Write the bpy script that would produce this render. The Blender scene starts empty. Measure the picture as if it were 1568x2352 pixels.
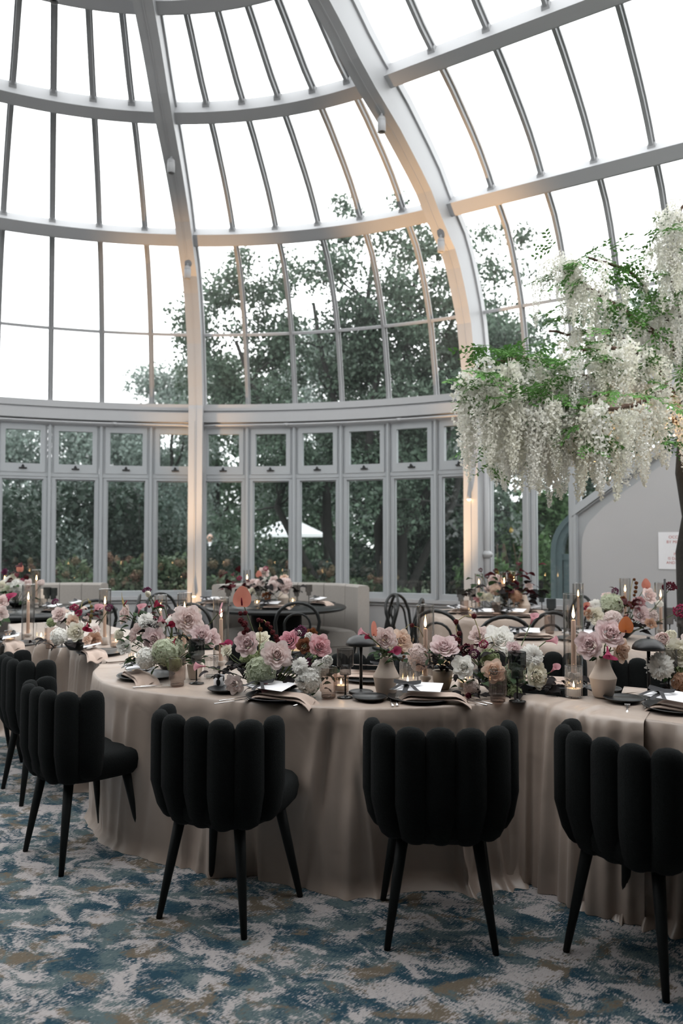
import bpy, math, random
import numpy as np
from math import sin, cos, pi, radians as rad, sqrt

# ------------------------------------------------------------------ camera
SC = bpy.context.scene
COL = SC.collection
cam_d = bpy.data.cameras.new('camera')
cam = bpy.data.objects.new('camera', cam_d); COL.objects.link(cam)
cam_d.sensor_fit = 'VERTICAL'; cam_d.sensor_height = 36.0
cam_d.lens = 1829 / 2352 * 36
cam_d.clip_start = 0.05; cam_d.clip_end = 300
cam.location = (0, 0, 1.45)
cam.rotation_euler = (rad(90 + 1.94), 0, 0)
cam_d.dof.use_dof = True; cam_d.dof.focus_distance = 3.6; cam_d.dof.aperture_fstop = 2.4
SC.camera = cam

# ------------------------------------------------------------------ sky, exposure
world = bpy.data.worlds.new('overcast'); SC.world = world; world.use_nodes = True
wn = world.node_tree.nodes; wl = world.node_tree.links
bg = wn['Background']
tc = wn.new('ShaderNodeTexCoord'); cn = wn.new('ShaderNodeTexNoise'); cr = wn.new('ShaderNodeMix')
cr.data_type = 'RGBA'
cn.inputs['Scale'].default_value = 1.6; cn.inputs['Detail'].default_value = 3
wl.new(tc.outputs['Generated'], cn.inputs['Vector']); wl.new(cn.outputs['Fac'], cr.inputs['Factor'])
cr.inputs['A'].default_value = (0.955, 0.975, 1.0, 1); cr.inputs['B'].default_value = (1.0, 0.995, 0.985, 1)
wl.new(cr.outputs['Result'], bg.inputs['Color'])
bg.inputs['Strength'].default_value = 2.9
SC.view_settings.view_transform = 'Standard'; SC.view_settings.look = 'None'
SC.view_settings.exposure = 0.28; SC.view_settings.gamma = 1.0
SC.view_settings.use_curve_mapping = False
cy = SC.cycles
cy.max_bounces = 8; cy.diffuse_bounces = 3; cy.glossy_bounces = 3; cy.transmission_bounces = 6
cy.transparent_max_bounces = 24; cy.sample_clamp_indirect = 3.0; cy.sample_clamp_direct = 0
cy.caustics_reflective = False; cy.caustics_refractive = False; cy.use_denoising = True

R_ = random.Random(7)

# ------------------------------------------------------------------ materials
def _nt(name):
    m = bpy.data.materials.new(name); m.use_nodes = True
    n = m.node_tree.nodes; return m, n, m.node_tree.links, n['Principled BSDF']

def mat(name, col, rough=0.6, metal=0.0, var=0.06, scale=30, bump=0.0, bscale=200, spec=0.5, sheen=0.0, coat=0.0):
    m, n, l, p = _nt(name)
    p.inputs['Roughness'].default_value = rough; p.inputs['Metallic'].default_value = metal
    p.inputs['Specular IOR Level'].default_value = spec
    p.inputs['Sheen Weight'].default_value = sheen
    p.inputs['Coat Weight'].default_value = coat
    t = n.new('ShaderNodeTexCoord'); z = n.new('ShaderNodeTexNoise'); z.inputs['Scale'].default_value = scale
    z.inputs['Detail'].default_value = 4
    l.new(t.outputs['Object'], z.inputs['Vector'])
    mx = n.new('ShaderNodeMix'); mx.data_type = 'RGBA'
    mx.inputs['A'].default_value = (*[max(0, c * (1 - var)) for c in col], 1)
    mx.inputs['B'].default_value = (*[min(1, c * (1 + var)) for c in col], 1)
    l.new(z.outputs['Fac'], mx.inputs['Factor']); l.new(mx.outputs['Result'], p.inputs['Base Color'])
    if bump:
        b = n.new('ShaderNodeBump'); b.inputs['Strength'].default_value = bump; b.inputs['Distance'].default_value = 0.01
        z2 = n.new('ShaderNodeTexNoise'); z2.inputs['Scale'].default_value = bscale; z2.inputs['Detail'].default_value = 3
        l.new(t.outputs['Object'], z2.inputs['Vector']); l.new(z2.outputs['Fac'], b.inputs['Height'])
        l.new(b.outputs['Normal'], p.inputs['Normal'])
    return m

def objcol(name, rough=0.6, trans=0.25, attr=True, spec=0.3, tipmix=0.5):
    """organic material: colour from the object's own colour, deepened towards the petal base by the mesh attribute"""
    m, n, l, p = _nt(name)
    oi = n.new('ShaderNodeObjectInfo')
    c = oi.outputs['Color']
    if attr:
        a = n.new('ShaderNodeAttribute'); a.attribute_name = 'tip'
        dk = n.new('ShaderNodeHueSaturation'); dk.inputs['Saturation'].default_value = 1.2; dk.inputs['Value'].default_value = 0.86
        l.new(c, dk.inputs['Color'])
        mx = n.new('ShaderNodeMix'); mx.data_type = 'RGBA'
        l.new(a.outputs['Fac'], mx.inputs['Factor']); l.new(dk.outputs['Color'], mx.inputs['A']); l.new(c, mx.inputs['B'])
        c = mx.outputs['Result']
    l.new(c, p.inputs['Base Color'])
    p.inputs['Roughness'].default_value = rough; p.inputs['Specular IOR Level'].default_value = spec
    if trans:
        tr = n.new('ShaderNodeBsdfTranslucent'); l.new(c, tr.inputs['Color'])
        ms = n.new('ShaderNodeMixShader'); ms.inputs[0].default_value = trans
        l.new(p.outputs[0], ms.inputs[1]); l.new(tr.outputs[0], ms.inputs[2])
        l.new(ms.outputs[0], n['Material Output'].inputs['Surface'])
    return m

def glassmat(name, tint, refl=1.0, veil=0.0, veilcol=(0.8, 0.8, 0.8), rough=0.02, edge=0.0):
    """thin-walled glass: clear/tinted pass-through with a Fresnel reflection and a diffuse veil for dust and haze"""
    m, n, l, p = _nt(name)
    n.remove(p)
    out = n['Material Output']
    t = n.new('ShaderNodeBsdfTransparent'); t.inputs['Color'].default_value = (*tint, 1)
    g = n.new('ShaderNodeBsdfGlossy'); g.inputs['Roughness'].default_value = rough
    ge = n.new('ShaderNodeNewGeometry'); dt = n.new('ShaderNodeVectorMath'); dt.operation = 'DOT_PRODUCT'
    l.new(ge.outputs['Incoming'], dt.inputs[0]); l.new(ge.outputs['Normal'], dt.inputs[1])
    def mth(op, x, y=0.0):
        k = n.new('ShaderNodeMath'); k.operation = op
        for q, v in ((0, x), (1, y)):
            if isinstance(v, (int, float)): k.inputs[q].default_value = v
            else: l.new(v, k.inputs[q])
        return k.outputs[0]
    sch = mth('POWER', mth('SUBTRACT', 1.0, mth('ABSOLUTE', dt.outputs['Value'])), 5.0)
    f = mth('ADD', mth('MULTIPLY', sch, 0.96), 0.04)
    if edge:      # longer path through the wall where it is seen edge-on
        em = n.new('ShaderNodeMix'); em.data_type = 'RGBA'; l.new(mth('POWER', mth('SUBTRACT', 1.0, mth('ABSOLUTE', dt.outputs['Value'])), 2.5), em.inputs['Factor'])
        em.inputs['A'].default_value = (*tint, 1); em.inputs['B'].default_value = (*[q * (1 - edge) for q in tint], 1); l.new(em.outputs['Result'], t.inputs['Color'])
    mu = n.new('ShaderNodeMath'); mu.operation = 'MULTIPLY'; mu.inputs[1].default_value = refl
    l.new(f, mu.inputs[0])
    ms = n.new('ShaderNodeMixShader'); l.new(mu.outputs[0], ms.inputs[0])
    l.new(t.outputs[0], ms.inputs[1]); l.new(g.outputs[0], ms.inputs[2])
    last = ms.outputs[0]
    if veil:
        d = n.new('ShaderNodeBsdfDiffuse'); d.inputs['Color'].default_value = (*veilcol, 1)
        t2 = n.new('ShaderNodeBsdfTranslucent'); t2.inputs['Color'].default_value = (*veilcol, 1)
        md = n.new('ShaderNodeMixShader'); md.inputs[0].default_value = 0.5
        l.new(d.outputs[0], md.inputs[1]); l.new(t2.outputs[0], md.inputs[2])
        z = n.new('ShaderNodeTexNoise'); z.inputs['Scale'].default_value = 2.2; z.inputs['Detail'].default_value = 5
        gx = n.new('ShaderNodeNewGeometry'); l.new(gx.outputs['Position'], z.inputs['Vector'])
        mm = n.new('ShaderNodeMath'); mm.operation = 'MULTIPLY'; mm.inputs[1].default_value = veil * 2
        l.new(z.outputs['Fac'], mm.inputs[0])
        m2 = n.new('ShaderNodeMixShader'); l.new(mm.outputs[0], m2.inputs[0])
        l.new(last, m2.inputs[1]); l.new(md.outputs[0], m2.inputs[2]); last = m2.outputs[0]
    l.new(last, out.inputs['Surface'])
    return m

def emit(name, col, s):
    m, n, l, p = _nt(name)
    n.remove(p); e = n.new('ShaderNodeEmission'); e.inputs['Color'].default_value = (*col, 1); e.inputs['Strength'].default_value = s
    l.new(e.outputs[0], n['Material Output'].inputs['Surface']); return m

M = {}
M['white'] = mat('white_paint', (0.40, 0.405, 0.415), 0.45, var=0.03, scale=3)
M['frame'] = mat('window_paint', (0.365, 0.385, 0.40), 0.5, var=0.03, scale=4)
M['plaster'] = mat('white_plaster', (0.43, 0.428, 0.432), 0.8, var=0.03, scale=3)
M['backwall'] = mat('shade_plaster', (0.13, 0.125, 0.12), 0.9, var=0.04, scale=3)
M['steelbar'] = mat('glazing_bar_paint', (0.29, 0.295, 0.30), 0.55, var=0.05, scale=5)
M['black'] = mat('matte_black', (0.012, 0.013, 0.014), 0.42, var=0.1)
M['blackplate'] = mat('black_stoneware', (0.014, 0.015, 0.016), 0.33, var=0.15)
M['blackwood'] = mat('black_lacquered_beech', (0.009, 0.010, 0.010), 0.32, var=0.2, spec=.32)
M['cane'] = mat('cane_seat', (0.50, 0.33, 0.18), 0.7, var=0.2, scale=120)
M['boucle'] = mat('black_boucle', (0.009, 0.0105, 0.0105), 0.95, var=0.35, scale=160, bump=0.6, bscale=330, spec=0.08, sheen=0.03)
M['chairleg'] = mat('charcoal_leg', (0.008, 0.0095, 0.0095), 0.6, var=0.15, spec=.2)
M['linen'] = mat('greige_linen', (0.34, 0.315, 0.29), 0.9, var=0.1, scale=60, bump=0.25, bscale=400)
M['napkin'] = mat('champagne_napkin', (0.44, 0.335, 0.275), 0.6, var=0.06, scale=20, sheen=0.2)
M['card'] = mat('white_card', (0.78, 0.78, 0.80), 0.7, var=0.02)
M['ribbon'] = mat('black_velvet_ribbon', (0.012, 0.012, 0.015), 0.7, sheen=0.2)
M['silver'] = mat('silver', (0.62, 0.6, 0.58), 0.22, metal=1.0, var=0.03)
M['beige'] = mat('beige_ceramic', (0.56, 0.47, 0.395), 0.75, var=0.05, scale=14, bump=0.06, bscale=300)
M['taupe'] = mat('taupe_ceramic', (0.27, 0.225, 0.18), 0.6, var=0.06)
M['marble'] = mat('pale_marble', (0.66, 0.61, 0.57), 0.35, var=0.1, scale=25)
M['wax'] = mat('ivory_pink_wax', (0.66, 0.47, 0.37), 0.5, var=0.03)
M['whitewax'] = mat('white_wax', (0.8, 0.7, 0.6), 0.5, var=0.03)
M['flame'] = emit('candle_flame', (1.0, 0.62, 0.26), 22)
M['bulb'] = emit('warm_bulb', (1.0, 0.62, 0.32), 10)
M['fairy'] = emit('fairy_light', (1.0, 0.52, 0.2), 9)
M['lens'] = mat('lamp_recess', (0.006, 0.006, 0.006), 0.5)
M['clear'] = glassmat('clear_glass', (0.95, 0.95, 0.94), 1.5, edge=.6)
M['sleeve'] = glassmat('clear_sleeve_glass', (0.955, 0.945, 0.935), 1.9, edge=.75)
M['ribbed'] = glassmat('ribbed_clear_glass', (0.92, 0.91, 0.90), 2.6, veil=0.11, veilcol=(.85, .82, .79), edge=.7)
M['smoke'] = glassmat('smoked_glass', (0.50, 0.49, 0.48), 1.0, edge=.6, veil=0.03, veilcol=(.4, .38, .37))
M['rosy'] = glassmat('rosy_smoked_glass', (0.80, 0.73, 0.69), 1.0, edge=.5, veil=0.05, veilcol=(.6, .5, .45))
M['darkglass'] = glassmat('dark_green_glass', (0.30, 0.32, 0.32), 0.8, veil=0.02, veilcol=(.2, .22, .22))
M['pane'] = glassmat('roof_pane', (0.97, 0.985, 0.985), 0.5, veil=0.026, veilcol=(.7, .72, .72), rough=0.0)  # milky veil puts outdoor haze into the glass
M['wpane'] = glassmat('window_pane', (0.93, 0.95, 0.95), 0.85, veil=0.010, veilcol=(.6, .65, .65), rough=0.0)
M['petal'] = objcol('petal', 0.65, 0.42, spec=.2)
M['leaf'] = objcol('leaf', 0.6, 0.2, attr=False, spec=.15)
M['stem'] = objcol('stem', 0.6, 0.0, attr=False)
M['bark'] = mat('brown_bark', (0.075, 0.042, 0.026), 0.85, var=0.4, scale=30, bump=0.6, bscale=60)
M['darkbark'] = mat('dark_bark', (0.022, 0.021, 0.019), 0.9, var=0.4, scale=25, bump=0.6, bscale=40)
M['wist'] = objcol('wisteria_petal', 0.6, 0.45, attr=False)
M['teal'] = mat('teal_green_paint', (0.105, 0.145, 0.15), 0.5, var=0.1)
M['canvas'] = mat('white_canvas', (0.82, 0.84, 0.86), 0.8, var=0.02)
M['suit'] = mat('dark_suit', (0.02, 0.022, 0.026), 0.8)
M['skin'] = mat('skin', (0.55, 0.33, 0.25), 0.6)
M['brick'] = mat('dark_steel', (0.02, 0.022, 0.025), 0.6)

def satin():
    m, n, l, p = _nt('champagne_satin')
    t = n.new('ShaderNodeTexCoord')
    z = n.new('ShaderNodeTexNoise'); z.inputs['Scale'].default_value = 5; z.inputs['Detail'].default_value = 5
    l.new(t.outputs['Object'], z.inputs['Vector'])
    mx = n.new('ShaderNodeMix'); mx.data_type = 'RGBA'
    mx.inputs['A'].default_value = (0.340, 0.272, 0.226, 1); mx.inputs['B'].default_value = (0.405, 0.326, 0.272, 1)
    l.new(z.outputs['Fac'], mx.inputs['Factor']); l.new(mx.outputs['Result'], p.inputs['Base Color'])
    p.inputs['Roughness'].default_value = 0.36; p.inputs['Specular IOR Level'].default_value = 0.6
    p.inputs['Sheen Weight'].default_value = 0.15; p.inputs['Sheen Roughness'].default_value = 0.4
    b = n.new('ShaderNodeBump'); b.inputs['Strength'].default_value = 0.35; b.inputs['Distance'].default_value = 0.02
    z2 = n.new('ShaderNodeTexNoise'); z2.inputs['Scale'].default_value = 7; z2.inputs['Detail'].default_value = 2; z2.inputs['Distortion'].default_value = 0.6
    l.new(t.outputs['Object'], z2.inputs['Vector']); l.new(z2.outputs['Fac'], b.inputs['Height']); l.new(b.outputs['Normal'], p.inputs['Normal'])
    return m
M['satin'] = satin()

def carpet():
    m, n, l, p = _nt('distressed_carpet')
    p.inputs['Roughness'].default_value = 1.0; p.inputs['Specular IOR Level'].default_value = 0.05
    t = n.new('ShaderNodeTexCoord')
    def mp(sx, sy, rot=-45, off=(0, 0, 0)):
        a = n.new('ShaderNodeMapping'); a.inputs['Rotation'].default_value = (0, 0, rad(rot))
        b = n.new('ShaderNodeMapping'); b.inputs['Scale'].default_value = (sx, sy, 1); b.inputs['Location'].default_value = off
        l.new(t.outputs['Object'], a.inputs['Vector']); l.new(a.outputs[0], b.inputs['Vector']); return b.outputs[0]
    def noise(v, s, d=3, dist=0.0, rough=0.5):
        z = n.new('ShaderNodeTexNoise'); z.inputs['Scale'].default_value = s; z.inputs['Detail'].default_value = d
        z.inputs['Distortion'].default_value = dist; z.inputs['Roughness'].default_value = rough
        l.new(v, z.inputs['Vector']); return z.outputs['Fac']
    def mth(op, a, b):
        k = n.new('ShaderNodeMath'); k.operation = op
        for i, q in ((0, a), (1, b)):
            if isinstance(q, (int, float)): k.inputs[i].default_value = q
            else: l.new(q, k.inputs[i])
        return k.outputs[0]
    def sm(v, lo, hi):
        r = n.new('ShaderNodeMapRange'); r.interpolation_type = 'SMOOTHSTEP'
        r.inputs['From Min'].default_value = lo; r.inputs['From Max'].default_value = hi; l.new(v, r.inputs['Value']); return r.outputs[0]
    def mix(f, a, b):
        k = n.new('ShaderNodeMix'); k.data_type = 'RGBA'; l.new(f, k.inputs['Factor'])
        for nm, q in (('A', a), ('B', b)):
            if isinstance(q, tuple): k.inputs[nm].default_value = (*q, 1)
            else: l.new(q, k.inputs[nm])
        return k.outputs['Result']
    streak = noise(mp(46, 190), 1.0, 3, 0.0, 0.7)
    streak2 = noise(mp(52, 210, off=(3, 7, 0)), 1.0, 2, 0.0, 0.7)
    s0 = mth('SUBTRACT', streak, 0.5); s2 = mth('SUBTRACT', streak2, 0.5)
    white_f = sm(mth('ADD', noise(mp(6.5, 9, 20), 1.0, 5, 0.7, 0.65), mth('MULTIPLY', s0, 0.62)), 0.495, 0.575)
    deep_f = sm(mth('ADD', noise(mp(5, 7.5, 10, (5, 2, 0)), 1.0, 5, 0.6, 0.62), mth('MULTIPLY', s2, 0.55)), 0.43, 0.57)
    tan_f = sm(mth('ADD', noise(mp(5, 7, 0, (1, 9, 0)), 1.0, 5, 0.5, 0.6), mth('MULTIPLY', s2, 0.3)), 0.545, 0.61)
    base = mix(deep_f, (0.098, 0.134, 0.140), (0.025, 0.058, 0.082))
    base = mix(tan_f, base, (0.145, 0.12, 0.09))
    colr = mix(white_f, base, (0.40, 0.372, 0.365))
    fine = noise(mp(60, 300), 1.0, 2)
    hs = n.new('ShaderNodeHueSaturation'); l.new(colr, hs.inputs['Color'])
    l.new(mth('ADD', mth('MULTIPLY', fine, 0.5), 0.72), hs.inputs['Value'])
    l.new(hs.outputs['Color'], p.inputs['Base Color'])
    b = n.new('ShaderNodeBump'); b.inputs['Strength'].default_value = 0.4; b.inputs['Distance'].default_value = 0.004
    l.new(fine, b.inputs['Height']); l.new(b.outputs['Normal'], p.inputs['Normal'])
    return m
M['carpet'] = carpet()

def grass_mat():
    m, n, l, p = _nt('lawn')
    t = n.new('ShaderNodeTexCoord'); z = n.new('ShaderNodeTexNoise'); z.inputs['Scale'].default_value = 3; z.inputs['Detail'].default_value = 6
    l.new(t.outputs['Object'], z.inputs['Vector'])
    r = n.new('ShaderNodeValToRGB'); l.new(z.outputs['Fac'], r.inputs['Fac'])
    r.color_ramp.elements[0].color = (0.012, 0.022, 0.010, 1); r.color_ramp.elements[1].color = (0.05, 0.075, 0.03, 1)
    l.new(r.outputs[0], p.inputs['Base Color']); p.inputs['Roughness'].default_value = 1.0
    return m
M['lawn'] = grass_mat()

def foliage_mat():
    """leaf masses: each leaf gets its own tone through the mesh attribute, hue from the object's colour"""
    m, n, l, p = _nt('tree_leaf')
    oi = n.new('ShaderNodeObjectInfo'); a = n.new('ShaderNodeAttribute'); a.attribute_name = 'tone'
    hs = n.new('ShaderNodeHueSaturation'); l.new(oi.outputs['Color'], hs.inputs['Color']); l.new(a.outputs['Fac'], hs.inputs['Value'])
    l.new(hs.outputs['Color'], p.inputs['Base Color']); p.inputs['Roughness'].default_value = 0.55
    p.inputs['Specular IOR Level'].default_value = 0.3
    tr = n.new('ShaderNodeBsdfTranslucent'); l.new(hs.outputs['Color'], tr.inputs['Color'])
    ms = n.new('ShaderNodeMixShader'); ms.inputs[0].default_value = 0.3
    l.new(p.outputs[0], ms.inputs[1]); l.new(tr.outputs[0], ms.inputs[2]); l.new(ms.outputs[0], n['Material Output'].inputs['Surface'])
    return m
M['foliage'] = foliage_mat()

# ------------------------------------------------------------------ helpers
class MB:
    """collects shapes into one mesh"""
    def __init__(s): s.v = []; s.f = []; s.tip = []
    def add(s, vs, fs, tip=None):
        o = len(s.v); s.v += [tuple(q) for q in vs]; s.f += [tuple(i + o for i in f) for f in fs]
        s.tip += list(tip) if tip is not None else [1.0] * len(vs); return s
    def box(s, c, d, rz=0.0, bev=0.0):
        x, y, z = d[0] / 2, d[1] / 2, d[2] / 2
        cr, sr = cos(rz), sin(rz)
        if bev <= 0:
            P = [(-x, -y, -z), (x, -y, -z), (x, y, -z), (-x, y, -z), (-x, -y, z), (x, -y, z), (x, y, z), (-x, y, z)]
            F = [(0, 3, 2, 1), (4, 5, 6, 7), (0, 1, 5, 4), (1, 2, 6, 5), (2, 3, 7, 6), (3, 0, 4, 7)]
        else:
            P = []
            for zz, k in ((-z, bev), (-z + bev, 0), (z - bev, 0), (z, bev)):
                for sx, sy in ((-1, -1), (1, -1), (1, 1), (-1, 1)): P.append((sx * (x - k), sy * (y - k), zz))
            F = [(3, 2, 1, 0), (12, 13, 14, 15)]
            for r in range(3):
                for i in range(4): F.append((r * 4 + i, r * 4 + (i + 1) % 4, r * 4 + 4 + (i + 1) % 4, r * 4 + 4 + i))
        s.add([(c[0] + p[0] * cr - p[1] * sr, c[1] + p[0] * sr + p[1] * cr, c[2] + p[2]) for p in P], F); return s
    def hexa(s, A, B):
        """box between two quads of four corners"""
        s.add(list(A) + list(B), [(0, 3, 2, 1), (4, 5, 6, 7), (0, 1, 5, 4), (1, 2, 6, 5), (2, 3, 7, 6), (3, 0, 4, 7)]); return s
    def lathe(s, prof, c=(0, 0, 0), seg=16, cap=True, rib=0.0, nrib=0, tip=None):
        V = []; F = []; T = []
        for j, (r, z) in enumerate(prof):
            for i in range(seg):
                a = 2 * pi * i / seg
                rr = r * (1 + (rib if i % 2 else 0)) if rib else r
                V.append((c[0] + rr * cos(a), c[1] + rr * sin(a), c[2] + z)); T.append(1 if tip is None else tip[j])
        for j in range(len(prof) - 1):
            for i in range(seg):
                k = (i + 1) % seg
                F.append((j * seg + i, j * seg + k, j * seg + seg + k, j * seg + seg + i))
        if cap:
            if prof[0][0] > 1e-4: F.append(tuple(range(seg - 1, -1, -1)))
            if prof[-1][0] > 1e-4: F.append(tuple((len(prof) - 1) * seg + i for i in range(seg)))
        s.add(V, F, T); return s
    def tube(s, pts, rr, seg=8, cap=True, closed=False, flat=1.0):
        n = len(pts); P = [np.array(p, float) for p in pts]
        if not hasattr(rr, '__len__'): rr = [rr] * n
        V = []; F = []; up = None
        for i in range(n):
            if closed: t = P[(i + 1) % n] - P[i - 1]
            else: t = P[min(i + 1, n - 1)] - P[max(i - 1, 0)]
            t = t / (np.linalg.norm(t) + 1e-9)
            if up is None:
                up = np.array((0, 0, 1.0)) if abs(t[2]) < 0.9 else np.array((1.0, 0, 0))
            u = up - t * up.dot(t); u /= (np.linalg.norm(u) + 1e-9); up = u; w = np.cross(t, u)
            for k in range(seg):
                a = 2 * pi * k / seg; V.append(P[i] + rr[i] * (cos(a) * u * flat + sin(a) * w))
        m = n if closed else n - 1
        for i in range(m):
            j = (i + 1) % n
            for k in range(seg):
                q = (k + 1) % seg; F.append((i * seg + k, i * seg + q, j * seg + q, j * seg + k))
        if cap and not closed:
            F.append(tuple(range(seg - 1, -1, -1))); F.append(tuple((n - 1) * seg + k for k in range(seg)))
        s.add(V, F); return s
    def grid(s, fn, nu, nv, tipfn=None, wrap=False):
        V = []; F = []; T = []
        for j in range(nv + 1):
            for i in range(nu + (0 if wrap else 1)):
                V.append(fn(i / nu, j / nv)); T.append(1.0 if tipfn is None else tipfn(i / nu, j / nv))
        w = nu if wrap else nu + 1
        for j in range(nv):
            for i in range(nu):
                k = (i + 1) % w if wrap else i + 1
                F.append((j * w + i, j * w + k, (j + 1) * w + k, (j + 1) * w + i))
        s.add(V, F, T); return s
    def ball(s, c, r, seg=8, ring=5, sq=(1, 1, 1), tip=1.0):
        V = [(c[0], c[1], c[2] - r * sq[2])]; F = []
        for j in range(1, ring):
            a = pi * j / ring
            for i in range(seg):
                b = 2 * pi * i / seg
                V.append((c[0] + r * sq[0] * sin(a) * cos(b), c[1] + r * sq[1] * sin(a) * sin(b), c[2] - r * sq[2] * cos(a)))
        V.append((c[0], c[1], c[2] + r * sq[2])); L = len(V) - 1
        for i in range(seg): F.append((0, 1 + (i + 1) % seg, 1 + i))
        for j in range(ring - 2):
            for i in range(seg):
                k = (i + 1) % seg; F.append((1 + j * seg + i, 1 + j * seg + k, 1 + (j + 1) * seg + k, 1 + (j + 1) * seg + i))
        o = 1 + (ring - 2) * seg
        for i in range(seg): F.append((o + i, o + (i + 1) % seg, L))
        s.add(V, F, [tip] * len(V)); return s
    def xform(s, fn): s.v = [tuple(fn(p)) for p in s.v]; return s
    def mesh(s, name, m, smooth=True, attr=None):
        me = bpy.data.meshes.new(name); me.from_pydata(s.v, [], s.f)
        if smooth: me.polygons.foreach_set('use_smooth', [True] * len(me.polygons))
        if attr:
            a = me.attributes.new(attr, 'FLOAT', 'POINT'); a.data.foreach_set('value', [float(t) for t in s.tip])
        me.materials.append(m); me.update(); return me
    def build(s, name, m, parent=None, smooth=True, attr=None, kind=None, loc=None):
        return put(s.mesh(name, m, smooth, attr), name, parent, kind=kind, loc=loc)

def put(me, name, parent=None, loc=None, rot=None, scale=None, color=None, kind=None):
    o = bpy.data.objects.new(name, me); COL.objects.link(o)
    if parent is not None: o.parent = parent
    if loc is not None: o.location = loc
    if rot is not None: o.rotation_euler = rot
    if scale is not None: o.scale = (scale,) * 3 if not hasattr(scale, '__len__') else scale
    if color is not None: o.color = (*color, 1)
    if kind: o['kind'] = kind
    return o

def tag(o, label=None, cat=None, group=None, kind=None):
    if label: o['label'] = label
    if cat: o['category'] = cat
    if group: o['group'] = group
    if kind: o['kind'] = kind
    return o

def thing(name, label, cat, loc=(0, 0, 0), rz=0.0, group=None):
    o = bpy.data.objects.new(name, None); COL.objects.link(o); o.empty_display_size = 0.05
    o.location = loc; o.rotation_euler = (0, 0, rz)
    return tag(o, label, cat, group)

def setting(name, label=None):
    o = bpy.data.objects.new(name, None); COL.objects.link(o); o['kind'] = 'structure'
    if label: o['label'] = label
    return o

def dup(o, loc, rz=None, label=None, group=None, scale=None):
    r = o.copy(); COL.objects.link(r); r.location = loc
    if rz is not None: r.rotation_euler = (0, 0, rz)
    if scale is not None: r.scale = (scale,) * 3
    if label: r['label'] = label
    if group: r['group'] = group
    for ch in list(o.children):
        c = ch.copy(); COL.objects.link(c); c.parent = r
        for g in list(ch.children):
            d = g.copy(); COL.objects.link(d); d.parent = c
    return r

# ------------------------------------------------------------------ the glasshouse: apse of radius R0 around (CX, CY), then a straight nave wall
CX, CY, R0 = -1.5016, 4.0466, 5.485
A0, DA = rad(-2.03), rad(6.0)
AT = A0 + 6 * DA
NX, NY = sin(AT), cos(AT); TX, TY = NY, -NX
KB = 0.49
Z_SILL, Z_TRAN, Z_EAVE = 0.835, 2.19, 3.05
PROF = [(5.485, 3.05), (5.455, 3.25), (5.407, 3.444), (5.325, 3.817), (5.205, 4.096), (5.045, 4.385), (4.86, 4.62), (4.60, 4.80),
        (4.327, 5.045), (4.07, 5.205), (3.792, 5.355), (3.612, 5.452), (3.38, 5.54), (3.096, 5.665), (2.80, 5.84), (2.55, 5.97), (2.30, 6.08), (1.95, 6.22), (1.5, 6.36), (1.0, 6.47), (0.45, 6.53)]
_pr = np.array(PROF); _ps = np.concatenate([[0], np.cumsum(np.hypot(np.diff(_pr[:, 0]), np.diff(_pr[:, 1])))])
def prof(s):
    """point (r, z) and inward normal at arc length s along the roof profile"""
    r, z = np.interp(s, _ps, _pr[:, 0]), np.interp(s, _ps, _pr[:, 1])
    r1, z1 = np.interp(s + .06, _ps, _pr[:, 0]), np.interp(s + .06, _ps, _pr[:, 1])
    r0, z0 = np.interp(s - .06, _ps, _pr[:, 0]), np.interp(s - .06, _ps, _pr[:, 1])
    t = np.array([r1 - r0, z1 - z0]); t /= np.hypot(*t)
    n = np.array([t[1], -t[0]])          # points outwards
    return r, z, t, n
S_MID, S_R1, S_R2, S_R3, S_END = _ps[3] + .05, _ps[7], _ps[12], _ps[15] + .06, _ps[19]

def plan(b, r):
    """plan point at bay coordinate b (b<=6: apse, one bay = 6 degrees; b>6: straight nave bays) and radius r, plus tangent and outward normal"""
    if b <= 6:
        a = A0 + b * DA; return (CX + r * sin(a), CY + r * cos(a)), (cos(a), -sin(a)), (sin(a), cos(a))
    k = (b - 6) * KB
    return (CX + r * NX + k * TX, CY + r * NY + k * TY), (TX, TY), (NX, NY)

def along(b, s, off=0.0, side=0.0):
    """3D point on the roof at bay b, arc length s, pushed off outwards and side along the tangent"""
    r, z, t, n = prof(s); r += n[0] * off; z += n[1] * off
    (x, y), tg, _ = plan(b, r); return (x + tg[0] * side, y + tg[1] * side, z)

def sweep(mb, pts4, cap=True):
    """pts4: list of cross-sections (each a list of points)"""
    k = len(pts4[0]); V = [p for sct in pts4 for p in sct]; F = []
    for i in range(len(pts4) - 1):
        for j in range(k):
            q = (j + 1) % k; F.append((i * k + j, i * k + q, i * k + k + q, i * k + k + j))
    if cap: F.append(tuple(range(k - 1, -1, -1))); F.append(tuple((len(pts4) - 1) * k + j for j in range(k)))
    mb.add(V, F); return mb

B_LO, B_HI = -18, 16
floor = MB()
floor.add([(-9, -3.2, 0), (9, -3.2, 0), (9, 10.5, 0), (-9, 10.5, 0)], [(0, 1, 2, 3)])
tag(floor.build('floor', M['carpet'], smooth=False, kind='structure'), 'patterned carpet in distressed blue, cream and tan')

ceil_ = setting('ceiling', 'white steel and glass conservatory roof curving over the room')
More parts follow.
